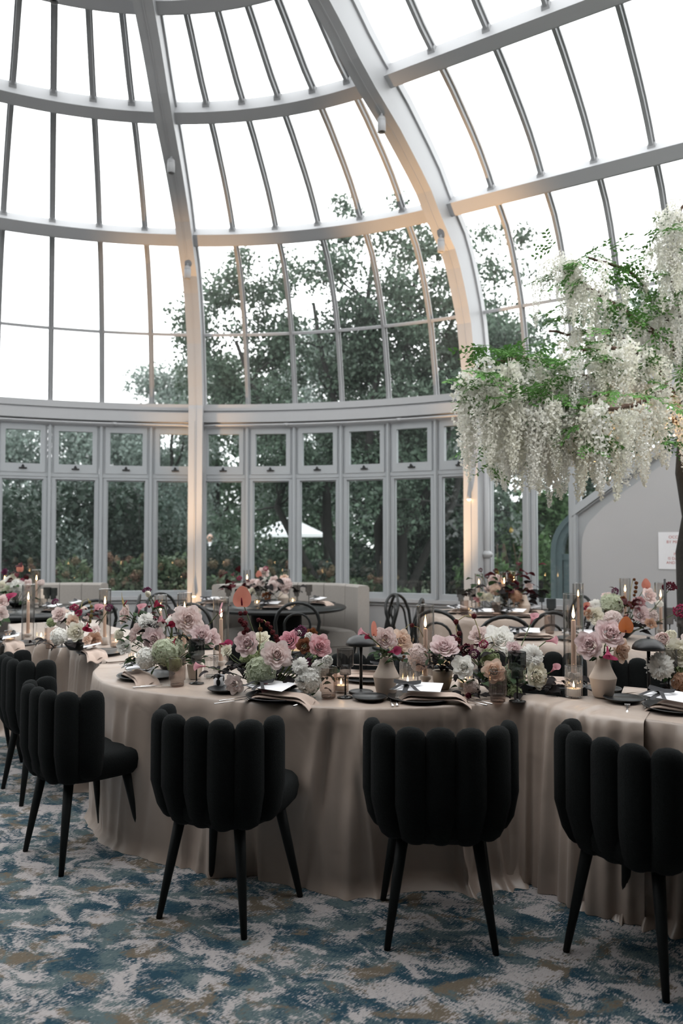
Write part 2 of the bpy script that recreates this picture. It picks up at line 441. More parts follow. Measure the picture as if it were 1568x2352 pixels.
# ribs
def rib_geo(b):
    w, d, tw = 0.16, 0.40, 0.03
    ss = list(np.linspace(0, S_END, 26))
    mb = MB()
    def secs(o0, o1, hw):
        out = []
        for z in (0.0, 1.5, 2.95):                # vertical post below the eave
            (x0, y0), tg, nn = plan(b, R0 + o0); (x1, y1), _, _ = plan(b, R0 + o1)
            out.append([(x0 - tg[0] * hw, y0 - tg[1] * hw, z), (x0 + tg[0] * hw, y0 + tg[1] * hw, z),
                        (x1 + tg[0] * hw, y1 + tg[1] * hw, z), (x1 - tg[0] * hw, y1 - tg[1] * hw, z)])
        for s in ss:
            out.append([along(b, s, o0, -hw), along(b, s, o0, hw), along(b, s, o1, hw), along(b, s, o1, -hw)])
        return out
    sweep(mb, secs(-d, -d + 0.022, w / 2))          # inner flange
    sweep(mb, secs(-d + 0.022, -0.03, 0.056))       # box web
    sweep(mb, secs(-0.06, 0.03, 0.075))              # outer flange
    sweep(mb, secs(-d - 0.006, -d + 0.002, 0.006))  # raised seam on the flange
    return mb
for b in (-12, -6, 0, 6):
    o = rib_geo(b).build('rib', M['white'], ceil_, smooth=False)
# purlins / rings
def ring(s, b0, b1, depth=0.15, wid=0.115, name='purlin'):
    mb = MB(); secs = []
    n = int((b1 - b0) * 3) + 1
    for i in range(n + 1):
        b = b0 + (b1 - b0) * i / n
        secs.append([along(b, s - wid / 2, -depth), along(b, s + wid / 2, -depth), along(b, s + wid / 2, 0.01), along(b, s - wid / 2, 0.01)])
    sweep(mb, secs)
    secs = []
    for i in range(n + 1):
        b = b0 + (b1 - b0) * i / n
        secs.append([along(b, s - wid * .36, -depth - 0.012), along(b, s + wid * .62, -depth - 0.006), along(b, s + wid * .62, -depth + 0.012), along(b, s - wid * .36, -depth + 0.006)])
    sweep(mb, secs)
    return mb.build(name, M['white'], ceil_, smooth=False)
BAYS = [(-18, -12), (-12, -6), (-6, 0), (0, 6), (6, B_HI)]
for b0, b1 in BAYS:
    for s in (S_R1, S_R2, S_R3): ring(s, b0, b1)
    ring(S_MID, b0, b1, 0.03, 0.032, 'cross_bar')
# glazing bars (T section) and the panes between them
for b in range(-18, 17):
    if b in (-12, -6, 0, 6): continue
    mb = MB(); ss = np.linspace(0.0, S_END, 30)
    sweep(mb, [[along(b, s, -0.06, -0.015), along(b, s, -0.06, 0.015), along(b, s, 0.0, 0.015), along(b, s, 0.0, -0.015)] for s in ss])
    sweep(mb, [[along(b, s, -0.014, -0.029), along(b, s, -0.014, 0.029), along(b, s, 0.012, 0.029), along(b, s, 0.012, -0.029)] for s in ss])
    for s in (S_R1, S_R2):
        P = [along(b, s + .045, -0.085, -0.035), along(b, s + .045, -0.085, 0.035), along(b, s + .045, 0.0, 0.035), along(b, s + .045, 0.0, -0.035)]
        Q = [along(b, s + .085, -0.05, -0.03), along(b, s + .085, -0.05, 0.03), along(b, s + .085, 0.0, 0.03), along(b, s + .085, 0.0, -0.03)]
        mb.hexa(P, Q)
    mb.build('glazing_bar', M['steelbar'], ceil_, smooth=False)
for b in range(-18, 16):
    for s0, s1, n in ((0.0, S_MID, 4), (S_MID, S_R1, 6), (S_R1, S_R2, 6), (S_R2, S_R3, 4), (S_R3, S_END, 5)):
        mb = MB()
        mb.grid(lambda u, v: along(b + u, s0 + (s1 - s0) * v, 0.0), 2, n)
        mb.build('glass_pane', M['pane'], ceil_)

# eave beam with its mouldings
eave = setting('trim_1', 'white moulded eave beam above the windows')
def band(r_in, r_out, z0, z1, b0, b1, m='white', name='moulding', par=None):
    mb = MB(); secs = []; n = max(2, int((b1 - b0) * 3))
    for i in range(n + 1):
        b = b0 + (b1 - b0) * i / n
        (xi, yi), _, _ = plan(b, r_in); (xo, yo), _, _ = plan(b, r_out)
        secs.append([(xi, yi, z0), (xi, yi, z1), (xo, yo, z1), (xo, yo, z0)])
    sweep(mb, secs)
    return mb.build(name, M[m], par, smooth=False)
for b0, b1 in BAYS:
    band(R0 - 0.10, R0 + 0.06, 2.975, 3.05, b0, b1, par=eave)
    band(R0 - 0.075, R0 + 0.06, 2.945, 2.975, b0, b1, par=eave)
    band(R0 - 0.12, R0 + 0.06, 2.835, 2.945, b0, b1, par=eave)
    band(R0 - 0.03, R0 + 0.06, 2.76, 2.835, b0, b1, par=eave)
# conduit under the eave
pipe = thing('conduit_pipe', 'thin pale grey conduit pipe running below the eave beam', 'pipe', (0, 0, 0))
for b0, b1 in ((-17.9, -12.12), (-11.88, -6.12), (-5.88, -0.12), (0.12, 5.88), (6.12, 7.9)):
    n = int((b1 - b0) * 4)
    pts = []
    for i in range(n + 1):
        b = b0 + (b1 - b0) * i / n; e = min(i, n - i) / n
        (x, y), _, _ = plan(b, R0 - 0.115 - (0.02 if e < 0.04 else 0)); pts.append((x, y, 2.80 - (0.012 if e < 0.03 else 0)))
    MB().tube(pts, 0.013, 8).build('pipe_run', M['white'], pipe)
    for q in (0.3, 0.72):
        b = b0 + (b1 - b0) * q; (x, y), tg, _ = plan(b, R0 - 0.115)
        MB().tube([(x - tg[0] * .025, y - tg[1] * .025, 2.80), (x + tg[0] * .025, y + tg[1] * .025, 2.80)], 0.019, 8).build('coupling', M['white'], pipe)

# dado below the windows with its sill
wall = setting('wall_apse', 'low white panelled wall below the curved row of windows')
trim2 = setting('trim_2', 'white window sill running round the room')
for b0, b1 in ((-18, 6), (6, 7.92)):
    band(R0 - 0.02, R0 + 0.10, 0.0, 0.72, b0, b1, 'plaster', 'dado', wall)
    band(R0 - 0.075, R0 + 0.10, 0.735, 0.775, b0, b1, 'white', 'sill', trim2)
    band(R0 - 0.04, R0 + 0.10, 0.695, 0.735, b0, b1, 'white', 'sill_moulding', trim2)
for b in range(-18, 8):
    (x, y), tg, nn = plan(b + 0.5, R0 - 0.024)
    MB().box((x, y, 0.35), (0.008, 0.012, 0.69), rz=math.atan2(tg[1], tg[0])).build('panel_joint', M['steelbar'], wall, smooth=False)

# mullions and windows
def local_frame(b):
    (x, y), _, _ = plan(b, R0); _, tg, nn = plan(b, R0)
    return x, y, math.atan2(tg[1], tg[0])
def frame_rect(mb, w, z0, z1, fw, y0, y1, fb=None, ft=None):
    fb = fb or fw; ft = ft or fw; yc, dy = (y0 + y1) / 2, abs(y1 - y0)
    mb.box((-w / 2 + fw / 2, yc, (z0 + z1) / 2), (fw, dy, z1 - z0)); mb.box((w / 2 - fw / 2, yc, (z0 + z1) / 2), (fw, dy, z1 - z0))
    mb.box((0, yc, z0 + fb / 2), (w - 2 * fw, dy, fb)); mb.box((0, yc, z1 - ft / 2), (w - 2 * fw, dy, ft)); return mb
def window_meshes(w):
    lo = MB(); frame_rect(lo, w, 0.775, 2.175, 0.042, -0.035, 0.03, fb=0.062, ft=0.035)
    frame_rect(lo, w - 0.05, 0.80, 2.155, 0.028, -0.012, 0.02)
    up = MB(); frame_rect(up, w, 2.21, 2.785, 0.03, -0.03, 0.03)
    sash = MB(); frame_rect(sash, w - 0.05, 2.215, 2.775, 0.052, -0.05, 0.015, fb=0.10, ft=0.075)
    tr = MB(); tr.box((0, 0.0, 2.192), (w + 0.02, 0.085, 0.045))
    p1 = MB(); p1.box((0, 0.012, 1.495), (w - 0.10, 0.006, 1.32)); p2 = MB(); p2.box((0, -0.006, 2.52), (w - 0.13, 0.006, 0.42))
    la = MB(); la.box((0, -0.062, 2.262), (0.085, 0.02, 0.012)); la.box((0, -0.072, 2.272), (0.034, 0.02, 0.02)); la.lathe([(0.011, 0), (0.012, .012), (0.006, .02)], (0, -0.078, 2.28), 8)
    return [('frame', lo.mesh('frame', M['frame'], False)), ('upper_frame', up.mesh('upper_frame', M['frame'], False)), ('sash', sash.mesh('sash', M['frame'], False)),
            ('transom', tr.mesh('transom', M['frame'], False)), ('glass_pane', p1.mesh('glass_pane', M['wpane'], False)), ('glass_pane', p2.mesh('glass_pane', M['wpane'], False)),
            ('latch', la.mesh('latch', M['black'], False))]
W_A = 2 * R0 * math.tan(DA / 2) - 0.05
WM = window_meshes(W_A); WN = window_meshes(KB - 0.05)
wi = 0
for b in list(range(-18, 6)) + [6, 7]:
    wi += 1
    w = setting('window_%d' % wi); x, y, a = local_frame(b + 0.5); 
    if b >= 6: (x, y), _, _ = plan(b + 0.5, R0)
    w.location = (x, y, 0); w.rotation_euler = (0, 0, a)
    for nm, me in (WM if b < 6 else WN): put(me, nm, w)
mul = MB(); mul.box((0, 0, 1.78), (0.042, 0.10, 2.0)); mul.box((0, -0.055, 1.78), (0.022, 0.03, 2.0))
mulm = mul.mesh('mullion', M['frame'], False)
for b in range(-18, 9):
    if b in (-12, -6, 0, 6): continue
    (x, y), tg, _ = plan(b, R0); put(mulm, 'mullion', wall, (x, y, 0), (0, 0, math.atan2(tg[1], tg[0])))

# right end of the nave wall: solid white panel rising in a slope, with clipped windows above it
wr = setting('wall_right', 'white plaster wall rising in a diagonal slope at the right')
def npt(k, z, off=0.0): return (CX + (R0 + off) * NX + k * TX, CY + (R0 + off) * NY + k * TY, z)
def slope(k): return 1.70 + (k - 0.986) * 0.70
def nplate(poly, off0, off1):
    """extruded polygon on the nave wall plane; poly in (k, z)"""
    mb = MB(); n = len(poly)
    mb.add([npt(k, z, off0) for k, z in poly] + [npt(k, z, off1) for k, z in poly],
           [tuple(range(n)), tuple(range(2 * n - 1, n - 1, -1))] + [(i, i + n, (i + 1) % n + n, (i + 1) % n) for i in range(n)])
    return mb
K0, K1 = 0.955, 4.9
nplate([(K0, 0), (K1, 0), (K1, slope(K1)), (K0, slope(K0))], -0.012, 0.08).build('wall_face', M['frame'], wr, smooth=False)
arc = [(1.035 + 0.30 * (1 - cos(t)) * .85, 1.36 + 0.36 * sin(t)) for t in np.linspace(0, rad(62), 8)]
k9 = arc[-1][0]
nplate([(1.035, 0.0), (K1, 0.0), (K1, slope(K1) - 0.12)] + [(k9 + .10, slope(k9 + .10) - 0.12)] + arc[::-1], -0.03, -0.010).build('wall_panel', M['plaster'], wr, smooth=False)
nplate([(K0, slope(K0)), (K1, slope(K1)), (K1, slope(K1) + 0.085), (K0, slope(K0) + 0.085)], -0.075, 0.06).build('sloping_rail', M['frame'], wr, smooth=False)
nplate([(K0, slope(K0) - .02), (K1, slope(K1) - .02), (K1, slope(K1) - 0.005), (K0, slope(K0) - 0.005)], -0.05, 0.06).build('sloping_moulding', M['frame'], wr, smooth=False)
wi += 1
w = setting('window_%d' % wi, 'clipped trapezoid windows above the sloping rail')
nplate([(1.0, slope(1.0) + .13), (1.40, slope(1.40) + .13), (1.40, 2.15), (1.0, 2.15)], 0.0, 0.006).build('glass_pane', M['wpane'], w, smooth=False)
nplate([(0.94, 2.165), (1.46, 2.165), (1.46, 2.235), (0.94, 2.235)], -0.05, 0.04).build('transom', M['frame'], w, smooth=False)
nplate([(1.02, 2.30), (1.40, 2.30), (1.40, 2.72), (1.02, 2.72)], 0.0, 0.006).build('glass_pane', M['wpane'], w, smooth=False)
nplate([(1.50, slope(1.5) + .13), (1.94, slope(1.94) + .13), (1.94, 2.72), (1.50, 2.72)], 0.0, 0.006).build('glass_pane', M['wpane'], w, smooth=False)
for k in (0.955, 1.452, 1.95):
    z0 = slope(k) if k > 1 else 0.0
    nplate([(k - .03, z0), (k + .03, z0), (k + .03, 2.8), (k - .03, 2.8)], -0.06, 0.05).build('mullion', M['frame'], w, smooth=False)
for k in (1.01, 1.41, 1.505):
    z0 = slope(k) + .08
    nplate([(k - .018, z0), (k + .018, z0), (k + .018, 2.8), (k - .018, 2.8)], -0.035, 0.03).build('frame', M['frame'], w, smooth=False)
nplate([(0.98, 2.72), (K1, 2.72), (K1, 2.8), (0.98, 2.8)], -0.04, 0.04).build('frame', M['frame'], w, smooth=False)

# unseen solid walls and soffit added behind the camera to block light
wb = setting('wall_back', 'unseen plaster walls and soffit added on the near side to block light')
MB().box((0.5, -2.6, 2.4), (15, 0.2, 4.8)).build('wall_face', M['backwall'], wb, smooth=False)
MB().box((-.6, -0.25, 3.55), (12.3, 4.7, 0.18)).build('blocking_soffit', M['backwall'], wb, smooth=False)
MB().box((-6.75, -0.3, 2.4), (0.2, 4.8, 4.8)).build('side_wall', M['backwall'], wb, smooth=False)
MB().box((5.6, 0.2, 2.4), (0.2, 5.6, 4.8)).build('side_wall', M['backwall'], wb, smooth=False)

# round downpipe beside the right-hand rib
dp = thing('downpipe', 'slim round white downpipe with a ring collar beside the right arched rib', 'pipe', (*plan(6.15, R0 - 0.17)[0], 0))
MB().lathe([(0.036, 0), (0.036, 2.8)], seg=14).build('pipe', M['white'], dp)
MB().lathe([(0.037, 1.245), (0.058, 1.262), (0.07, 1.285), (0.07, 1.295), (0.055, 1.308), (0.037, 1.325)], seg=16).build('collar', M['white'], dp)

# notice on the white wall
sg = thing('notice_sign', 'white paper occupancy notice with red lettering on the white wall', 'sign', npt(1.98, 1.34, -0.034), math.atan2(TY, TX))
MB().box((0, 0, 0), (0.42, 0.003, 0.35)).build('paper', M['card'], sg, smooth=False)
M['red'] = mat('red_ink', (0.42, 0.10, 0.09), 0.7)
for txt, z, sz in (('OCCUPANCY', 0.115, 0.038), ('BY MORE THAN', 0.07, 0.038), ('299', 0.0, 0.062), ('PERSONS', -0.045, 0.036), ('IS DANGEROUS', -0.085, 0.036), ('AND UNLAWFUL', -0.125, 0.036)):
    cu = bpy.data.curves.new('lettering', 'FONT'); cu.body = txt; cu.size = sz; cu.align_x = 'CENTER'; cu.extrude = 0.0004
    cu.materials.append(M['red'])
    tmp = bpy.data.objects.new('tmp', cu); COL.objects.link(tmp); me = bpy.data.meshes.new_from_object(tmp.evaluated_get(bpy.context.evaluated_depsgraph_get())); bpy.data.objects.remove(tmp)
    o = put(me, 'lettering', sg, (0, -0.0022, z), (rad(90), 0, 0))

# spotlights on the ribs
def spotlight(b, s, label, drop=0.115, side=0.0):
    x, y, z = along(b, s, -0.405, side)
    t = thing('spotlight', label, 'spotlight', (x, y, z))
    MB().tube([(0, 0, 0.04), (0, 0, -0.03)], 0.012, 8).build('bracket', M['white'], t)
    MB().ball((0, 0, -0.045), 0.036, 12, 8).build('swivel', M['white'], t)
    MB().lathe([(0.034, -0.06), (0.036, -0.07), (0.036, -0.06 - drop + .02), (0.031, -0.06 - drop + 0.018), (0.028, -0.06 - drop + 0.045)], seg=18, cap=False).build('housing', M['white'], t)
    MB().lathe([(0.0, -0.06 - drop + 0.045), (0.029, -0.06 - drop + 0.045)], seg=16, cap=False).build('lens', M['lens'], t)
spotlight(0, S_R2 - .22, 'white cylinder spotlight high on the left arched rib, at the upper ring')
spotlight(0, S_R1 - .10, 'white cylinder spotlight lower on the left arched rib, at the lower ring')
spotlight(6, S_R2 - .08, 'white cylinder spotlight high on the right arched rib, dark end showing')
spotlight(6, S_R1 - .08, 'white cylinder spotlight lower on the right arched rib, over the trees')
spotlight(-3, S_R3 + 0.30, 'grey cylinder spotlight cut off by the top edge, above the dome')

# slim pendant lamps hanging in front of the ribs, and the warm uplights at their feet
def pendant(b, z, label):
    (x, y), tg, nn = plan(b, R0 - 0.435)
    t = thing('pendant_lamp', label, 'lamp', (x, y, z))
    top = 2.8 if b else 2.8
    MB().tube([(0, 0, 0.13), (0, 0, top - z)], 0.003, 6).build('cable', M['steelbar'], t)
    MB().lathe([(0.004, 0.20), (0.010, 0.14), (0.020, 0.05), (0.026, 0.008), (0.024, 0.002)], seg=14, cap=False).build('shade', M['steelbar'], t)
    MB().ball((0, 0, 0.0), 0.02, 10, 6, (1, 1, .8)).build('bulb', M['bulb'], t)
pendant(0, 0.80, 'slim grey cone pendant lamp low in front of the left arched rib')
pendant(6, 1.86, 'slim grey cone pendant lamp in front of the right arched rib')
import mathutils
def uplight(x, y, beams, label):
    t = thing('uplight', label, 'lamp', (x, y, 0))
    MB().lathe([(0.06, 0.0), (0.06, 0.02), (0.02, 0.025), (0.02, 0.06), (0.05, 0.07), (0.055, 0.17), (0.048, 0.17), (0.045, 0.12)], seg=16, cap=False).build('housing', M['black'], t)
    MB().lathe([(0.0, 0.13), (0.046, 0.13)], seg=16, cap=False).build('lens', M['bulb'], t)
    for aim_, power, size in beams:
        L = bpy.data.lights.new('uplight_beam', 'SPOT'); L.energy = power; L.color = (1.0, 0.60, 0.30); L.spot_size = rad(size); L.spot_blend = 0.9; L.shadow_soft_size = 0.04
        o = bpy.data.objects.new('beam', L); COL.objects.link(o); o.parent = t; o.location = (0, 0, 0.2)
        o.rotation_euler = mathutils.Vector(np.array(aim_, float) - np.array((x, y, 0.2))).to_track_quat('-Z', 'Y').to_euler()
for b, rr, az, pw, lb in ((-0.4, R0 - 0.95, 3.9, 480, 'left'), (5.66, R0 - 0.64, 4.6, 1050, 'right')):
    (x, y), _, nn = plan(b, rr); (ax, ay), _, _ = plan(round(b + .1), R0 - (0.42 if b < 1 else .78)); (bx, by), _, _ = plan(round(b + .1), R0 - 0.42)
    uplight(x, y, [((ax, ay, az), pw, 36), ((bx, by, 1.0), 48 if b < 1 else 14, 46)], 'black warm floor uplight at the foot of the %s arched rib' % lb)

# ------------------------------------------------------------------ outside: lawn, trees, hedge, garden things
lawn = MB(); lawn.add([(-90, 9.0, -0.12), (90, 9.0, -0.12), (90, 140, -0.12), (-90, 140, -0.12)], [(0, 1, 2, 3)])
lawn.add([(-90, -4.0, -0.13), (-8.6, -4.0, -0.13), (-8.6, 9.0, -0.13), (-90, 9.0, -0.13)], [(0, 1, 2, 3)])
lawn.add([(8.6, -4.0, -0.13), (90, -4.0, -0.13), (90, 9.0, -0.13), (8.6, 9.0, -0.13)], [(0, 1, 2, 3)])
tag(lawn.build('ground', M['lawn'], smooth=False, kind='structure'), 'dark lawn outside the conservatory')

def leafcloud(name, blobs, leaf, parent, color, seed, tone=(0.55, 1.5), shell=0.55, flat=0.75):
    """blobs: (x, y, z, rx, ry, rz, count): loose leaves through each blob, thicker towards its outside"""
    g = np.random.default_rng(seed); C = []; 
    for x, y, z, rx, ry, rz, n in blobs:
        d = g.normal(size=(n, 3)); d /= np.linalg.norm(d, axis=1)[:, None]
        rr = g.random(n) ** shell
        C.append(np.array((x, y, z)) + d * rr[:, None] * np.array((rx, ry, rz)))
    C = np.concatenate(C); n = len(C)
    a = g.normal(size=(n, 3)); a[:, 2] -= 0.35; a /= np.linalg.norm(a, axis=1)[:, None]
    b = g.normal(size=(n, 3)); b -= a * (a * b).sum(1)[:, None]; b /= np.linalg.norm(b, axis=1)[:, None]
    nn = np.cross(a, b); L = leaf * (0.6 + 0.8 * g.random(n))[:, None]
    V = np.stack([C, C + a * L * .5 + b * L * .3 + nn * L * .08, C + a * L, C + a * L * .5 - b * L * .3 + nn * L * .08], 1).reshape(-1, 3)
    me = bpy.data.meshes.new(name); me.vertices.add(4 * n); me.vertices.foreach_set('co', V.astype(np.float32).ravel())
    me.loops.add(4 * n); me.loops.foreach_set('vertex_index', np.arange(4 * n, dtype=np.int32))
    me.polygons.add(n); me.polygons.foreach_set('loop_start', np.arange(0, 4 * n, 4, dtype=np.int32)); me.polygons.foreach_set('loop_total', np.full(n, 4, np.int32))
    t = (tone[0] + (tone[1] - tone[0]) * g.random(n)).repeat(4)
    at = me.attributes.new('tone', 'FLOAT', 'POINT'); at.data.foreach_set('value', t.astype(np.float32))
    me.materials.append(M['foliage']); me.update(); me.validate()
    o = put(me, name, parent, color=color); o['kind'] = 'stuff'; return o

def limb(mb, p, q, r0, r1, rng, wob=0.06, n=5):
    p = np.array(p, float); q = np.array(q, float); L = np.linalg.norm(q - p); pts = []
    for i in range(n + 1):
        t = i / n; o = np.array([rng.uniform(-1, 1), rng.uniform(-1, 1), 0]) * wob * L * (sin(pi * t))
        pts.append(p + (q - p) * t + o)
    mb.tube(pts, [r0 + (r1 - r0) * i / n for i in range(n + 1)], 7); return pts

# the big many-stemmed tree just outside the apse
big = thing('leafy_tree', 'large dark many-stemmed tree close outside the apse, crown against the sky', 'tree', (0.42, 13.2, -0.12))
rg = random.Random(3)
blobs = []
stem_tips = [(-0.9, 0.3, 5.6), (0.1, -0.2, 6.3), (0.9, 0.3, 6.2), (1.7, 0.2, 5.9), (-2.2, 0.1, 4.9), (2.5, -0.2, 5.0), (0.4, 0.9, 5.0)]
for i, tp in enumerate(stem_tips):
    mb = MB(); base = (rg.uniform(-.35, .45) + tp[0] * .12, rg.uniform(-.2, .3), 0)
    pts = limb(mb, base, tp, 0.11 if i < 4 else 0.08, 0.03, rg, 0.05, 7)
    mb.build('trunk', M['darkbark'], big)
    for k in range(13):
        t = rg.uniform(0.42, 1.0); b0 = pts[min(6, int(t * 7))]
        d = np.array([rg.uniform(-1, 1), rg.uniform(-.8, .8), rg.uniform(-0.15, .8)]); d /= np.linalg.norm(d)
        e = b0 + d * rg.uniform(0.5, 1.35)
        m2 = MB(); limb(m2, b0, e, 0.022, 0.006, rg, 0.1, 4); m2.build('branch', M['darkbark'], big)
        for q in range(3):
            c = b0 + (e - b0) * rg.uniform(0.5, 1.15) + np.array([rg.uniform(-.3, .3) for _ in range(3)])
            r = rg.uniform(0.18, 0.42); blobs.append((c[0], c[1], c[2], r * 1.25, r * 1.1, r * 0.75, int(70 * r / .3)))
# low skirt of the crown in front of the lower stems, and loose sprays at the top
for k in range(44):
    blobs.append((rg.uniform(-3.1, 2.9), rg.uniform(0, 1.2), rg.uniform(3.2, 4.6), rg.uniform(.25, .5), .4, rg.uniform(.15, .35), 70))
for k in range(60):
    blobs.append((rg.uniform(-2.8, 2.6), rg.uniform(-.6, 1.0), rg.uniform(4.6, 6.5), rg.uniform(.25, .5), .4, rg.uniform(.15, .4), 95))
for k in range(16):
    blobs.append((rg.uniform(-0.9, 1.1), rg.uniform(-.3, .5), rg.uniform(6.4, 7.3), rg.uniform(.18, .4), .3, rg.uniform(.12, .3), 55))
for k in range(34):
    blobs.append((rg.uniform(-3.1, -1.2), rg.uniform(-.3, .9), rg.uniform(4.0, 6.0), rg.uniform(.25, .45), .4, rg.uniform(.18, .36), 85))
leafcloud('foliage', [(*q[:6], int(q[6] * 2.1)) for q in blobs], 0.078, big, (0.085, 0.125, 0.09), 11)

def tree(label, x, y, h, w, color, n=2600, leaf=0.3, trunk=0.14, seed=1, low=0.25, nb=14, group=None, shell=.5):
    t = thing('garden_tree', label, 'tree', (x, y, -0.12), 0, group); g = random.Random(seed); bl = []
    mb = MB(); pts = limb(mb, (0, 0, 0), (g.uniform(-.3, .3), 0, h * .75), trunk, trunk * .35, g, 0.03, 6)
    for k in range(5):
        b = pts[2 + k % 4]; limb(mb, b, b + np.array([g.uniform(-1, 1) * w * .6, g.uniform(-1, 1) * w * .4, h * g.uniform(.1, .3)]), trunk * .45, trunk * .12, g, .08, 4)
    mb.build('trunk', M['darkbark'], t)
    for k in range(nb):
        u = (k + .5) / nb; z = h * (low + (1 - low) * u); e = sqrt(max(0.05, 1 - (2 * u - .75) ** 2 / 1.6))
        a = k * 2.4; r = w * e * .62
        rr = w * g.uniform(.34, .5)
        bl.append((r * cos(a) * .8, r * sin(a) * .7, min(z, h - rr * .6), rr, rr, rr * .8, n // nb))
    leafcloud('foliage', bl, leaf, t, color, seed + 50, shell=shell); return t
FAR_HAZE = (0.20, 0.245, 0.22); MID = (0.088, 0.135, 0.090); DRK = (0.024, 0.040, 0.028); GRN = (0.060, 0.11, 0.045)  # distance haze is put into the pale far leaf colour
tree('pale hazy round tree far beyond the left arched rib, low on the sky', -6.6, 30, 8.2, 2.7, FAR_HAZE, 20000, .13, seed=2, low=.1)
tree('pale hazy tree far off between the second and third left windows', -9.6, 31, 6.4, 3.3, FAR_HAZE, 26000, .14, seed=3, low=.1)
tree('pale hazy tree far off behind the leftmost windows', -13.2, 30, 6.3, 3.4, FAR_HAZE, 26000, .14, seed=4, low=.1)
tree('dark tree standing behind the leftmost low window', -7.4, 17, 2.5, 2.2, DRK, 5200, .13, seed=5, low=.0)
tree('mid green tree behind the second and third low windows', -5.2, 20, 3.0, 2.3, (0.07, 0.10, 0.085), 11000, .10, seed=6, low=.0)
tree('dense mid green tree far beyond the left arched rib', -5.2, 34, 9.4, 2.8, MID, 20000, .15, seed=7, low=.0)
tree('hazy round-topped tree beyond the big tree, left of its stems', -0.6, 31, 9.8, 4.2, FAR_HAZE, 28000, .15, seed=8, low=.30)
tree('dense dark tree behind the stems of the big tree', 2.3, 20, 5.9, 2.3, MID, 15000, .11, seed=9, low=.0)
tree('dark broad tree beyond the right arched rib', 4.4, 21, 7.4, 2.9, MID, 16000, .12, seed=10, low=.0)
tree('mid green tree behind the right-hand windows and the wisteria', 7.6, 20, 7.8, 2.8, MID, 8000, .18, seed=12, low=.0)
tree('hazy tree far right beyond the sloping wall', 11.5, 22, 7.0, 3.0, FAR_HAZE, 8000, .2, seed=13, low=.0)
tree('bright green shrub-like tree low behind the right-hand windows', 3.5, 13.6, 2.4, 1.0, GRN, 3000, .13, trunk=.05, seed=14, low=.0)

# understorey wall of shrubs that closes the view below eye level
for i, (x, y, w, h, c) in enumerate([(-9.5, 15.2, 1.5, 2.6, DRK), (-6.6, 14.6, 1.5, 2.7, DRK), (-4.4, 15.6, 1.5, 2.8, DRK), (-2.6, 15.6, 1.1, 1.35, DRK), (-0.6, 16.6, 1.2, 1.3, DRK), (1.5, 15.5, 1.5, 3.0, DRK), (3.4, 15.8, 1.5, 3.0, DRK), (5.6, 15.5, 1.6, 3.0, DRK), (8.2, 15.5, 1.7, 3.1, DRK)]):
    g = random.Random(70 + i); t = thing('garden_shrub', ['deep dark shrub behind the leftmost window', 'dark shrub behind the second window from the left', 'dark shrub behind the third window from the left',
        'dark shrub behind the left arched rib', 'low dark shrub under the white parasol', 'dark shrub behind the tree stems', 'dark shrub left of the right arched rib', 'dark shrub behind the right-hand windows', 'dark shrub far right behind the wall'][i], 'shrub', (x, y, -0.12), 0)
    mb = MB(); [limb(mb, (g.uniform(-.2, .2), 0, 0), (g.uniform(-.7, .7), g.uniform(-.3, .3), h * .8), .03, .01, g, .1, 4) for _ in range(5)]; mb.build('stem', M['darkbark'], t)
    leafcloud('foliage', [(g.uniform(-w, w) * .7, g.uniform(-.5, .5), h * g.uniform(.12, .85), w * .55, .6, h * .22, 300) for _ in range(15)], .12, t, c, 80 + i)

# hydrangea bushes just outside the windows: leafy mounds with faded tan flower heads
gH = random.Random(9)
hm = MB(); gq = np.random.default_rng(5)
for k in range(90):
    d = gq.normal(size=3); d /= np.linalg.norm(d); p = d * np.array((.5, .5, .72)) * gq.uniform(.55, 1.05) * (1.15 - .35 * max(0, d[2])); e = np.cross(d, gq.normal(size=3)); e /= np.linalg.norm(e); w_ = np.cross(d, e); s_ = gq.uniform(.12, .2)
    hm.add([p - e * s_, p - w_ * s_ + d * .05, p + e * s_, p + w_ * s_ + d * .05], [(0, 1, 2, 3)])
hmesh = hm.mesh('flower_head', M['leaf'], False)
for i, (x, y, n, w, h, lab) in enumerate([(-3.95, 12.0, 26, .62, 1.30, 'hydrangea bush with faded tan heads behind the second window'), (-2.95, 12.2, 32, .62, 1.36, 'hydrangea bush with many tan heads behind the third window'),
        (-2.15, 12.0, 24, .50, 1.22, 'hydrangea bush with tan heads left of the left arched rib'), (-1.3, 12.6, 20, .55, 1.25, 'hydrangea bush right of the left arched rib, with tan heads'), (-0.45, 12.8, 22, .5, 1.18, 'hydrangea bush with rusty heads beneath the white parasol'), (0.35, 12.4, 6, .55, 1.05, 'rusty brown bush at the feet of the tree stems')]):
    t = thing('hydrangea_bush', lab, 'shrub', (x, y, -0.12), 0)
    mb = MB(); [limb(mb, (gH.uniform(-.15, .15), 0, 0), (gH.uniform(-.4, .4), gH.uniform(-.2, .2), h * .8), .012, .006, gH, .1, 4) for _ in range(7)]; mb.build('stem', M['bark'], t)
    leafcloud('foliage', [(gH.uniform(-w, w), gH.uniform(-.3, .3), h * gH.uniform(.15, .85), .3, .26, .2, 200) for _ in range(14)], .10, t, (.075, .11, .06), 120 + i)
    for k in range(n):
        put(hmesh, 'flower_head', t, (gH.uniform(-w, w) * 1.05, gH.uniform(-.45, .1), h * gH.uniform(.55, 1.0)), (gH.uniform(0, 3), 0, gH.uniform(0, 6)), gH.uniform(.07, .13), gH.choice([(.15, .12, .075), (.19, .135, .09), (.11, .115, .06), (.16, .10, .07)]))
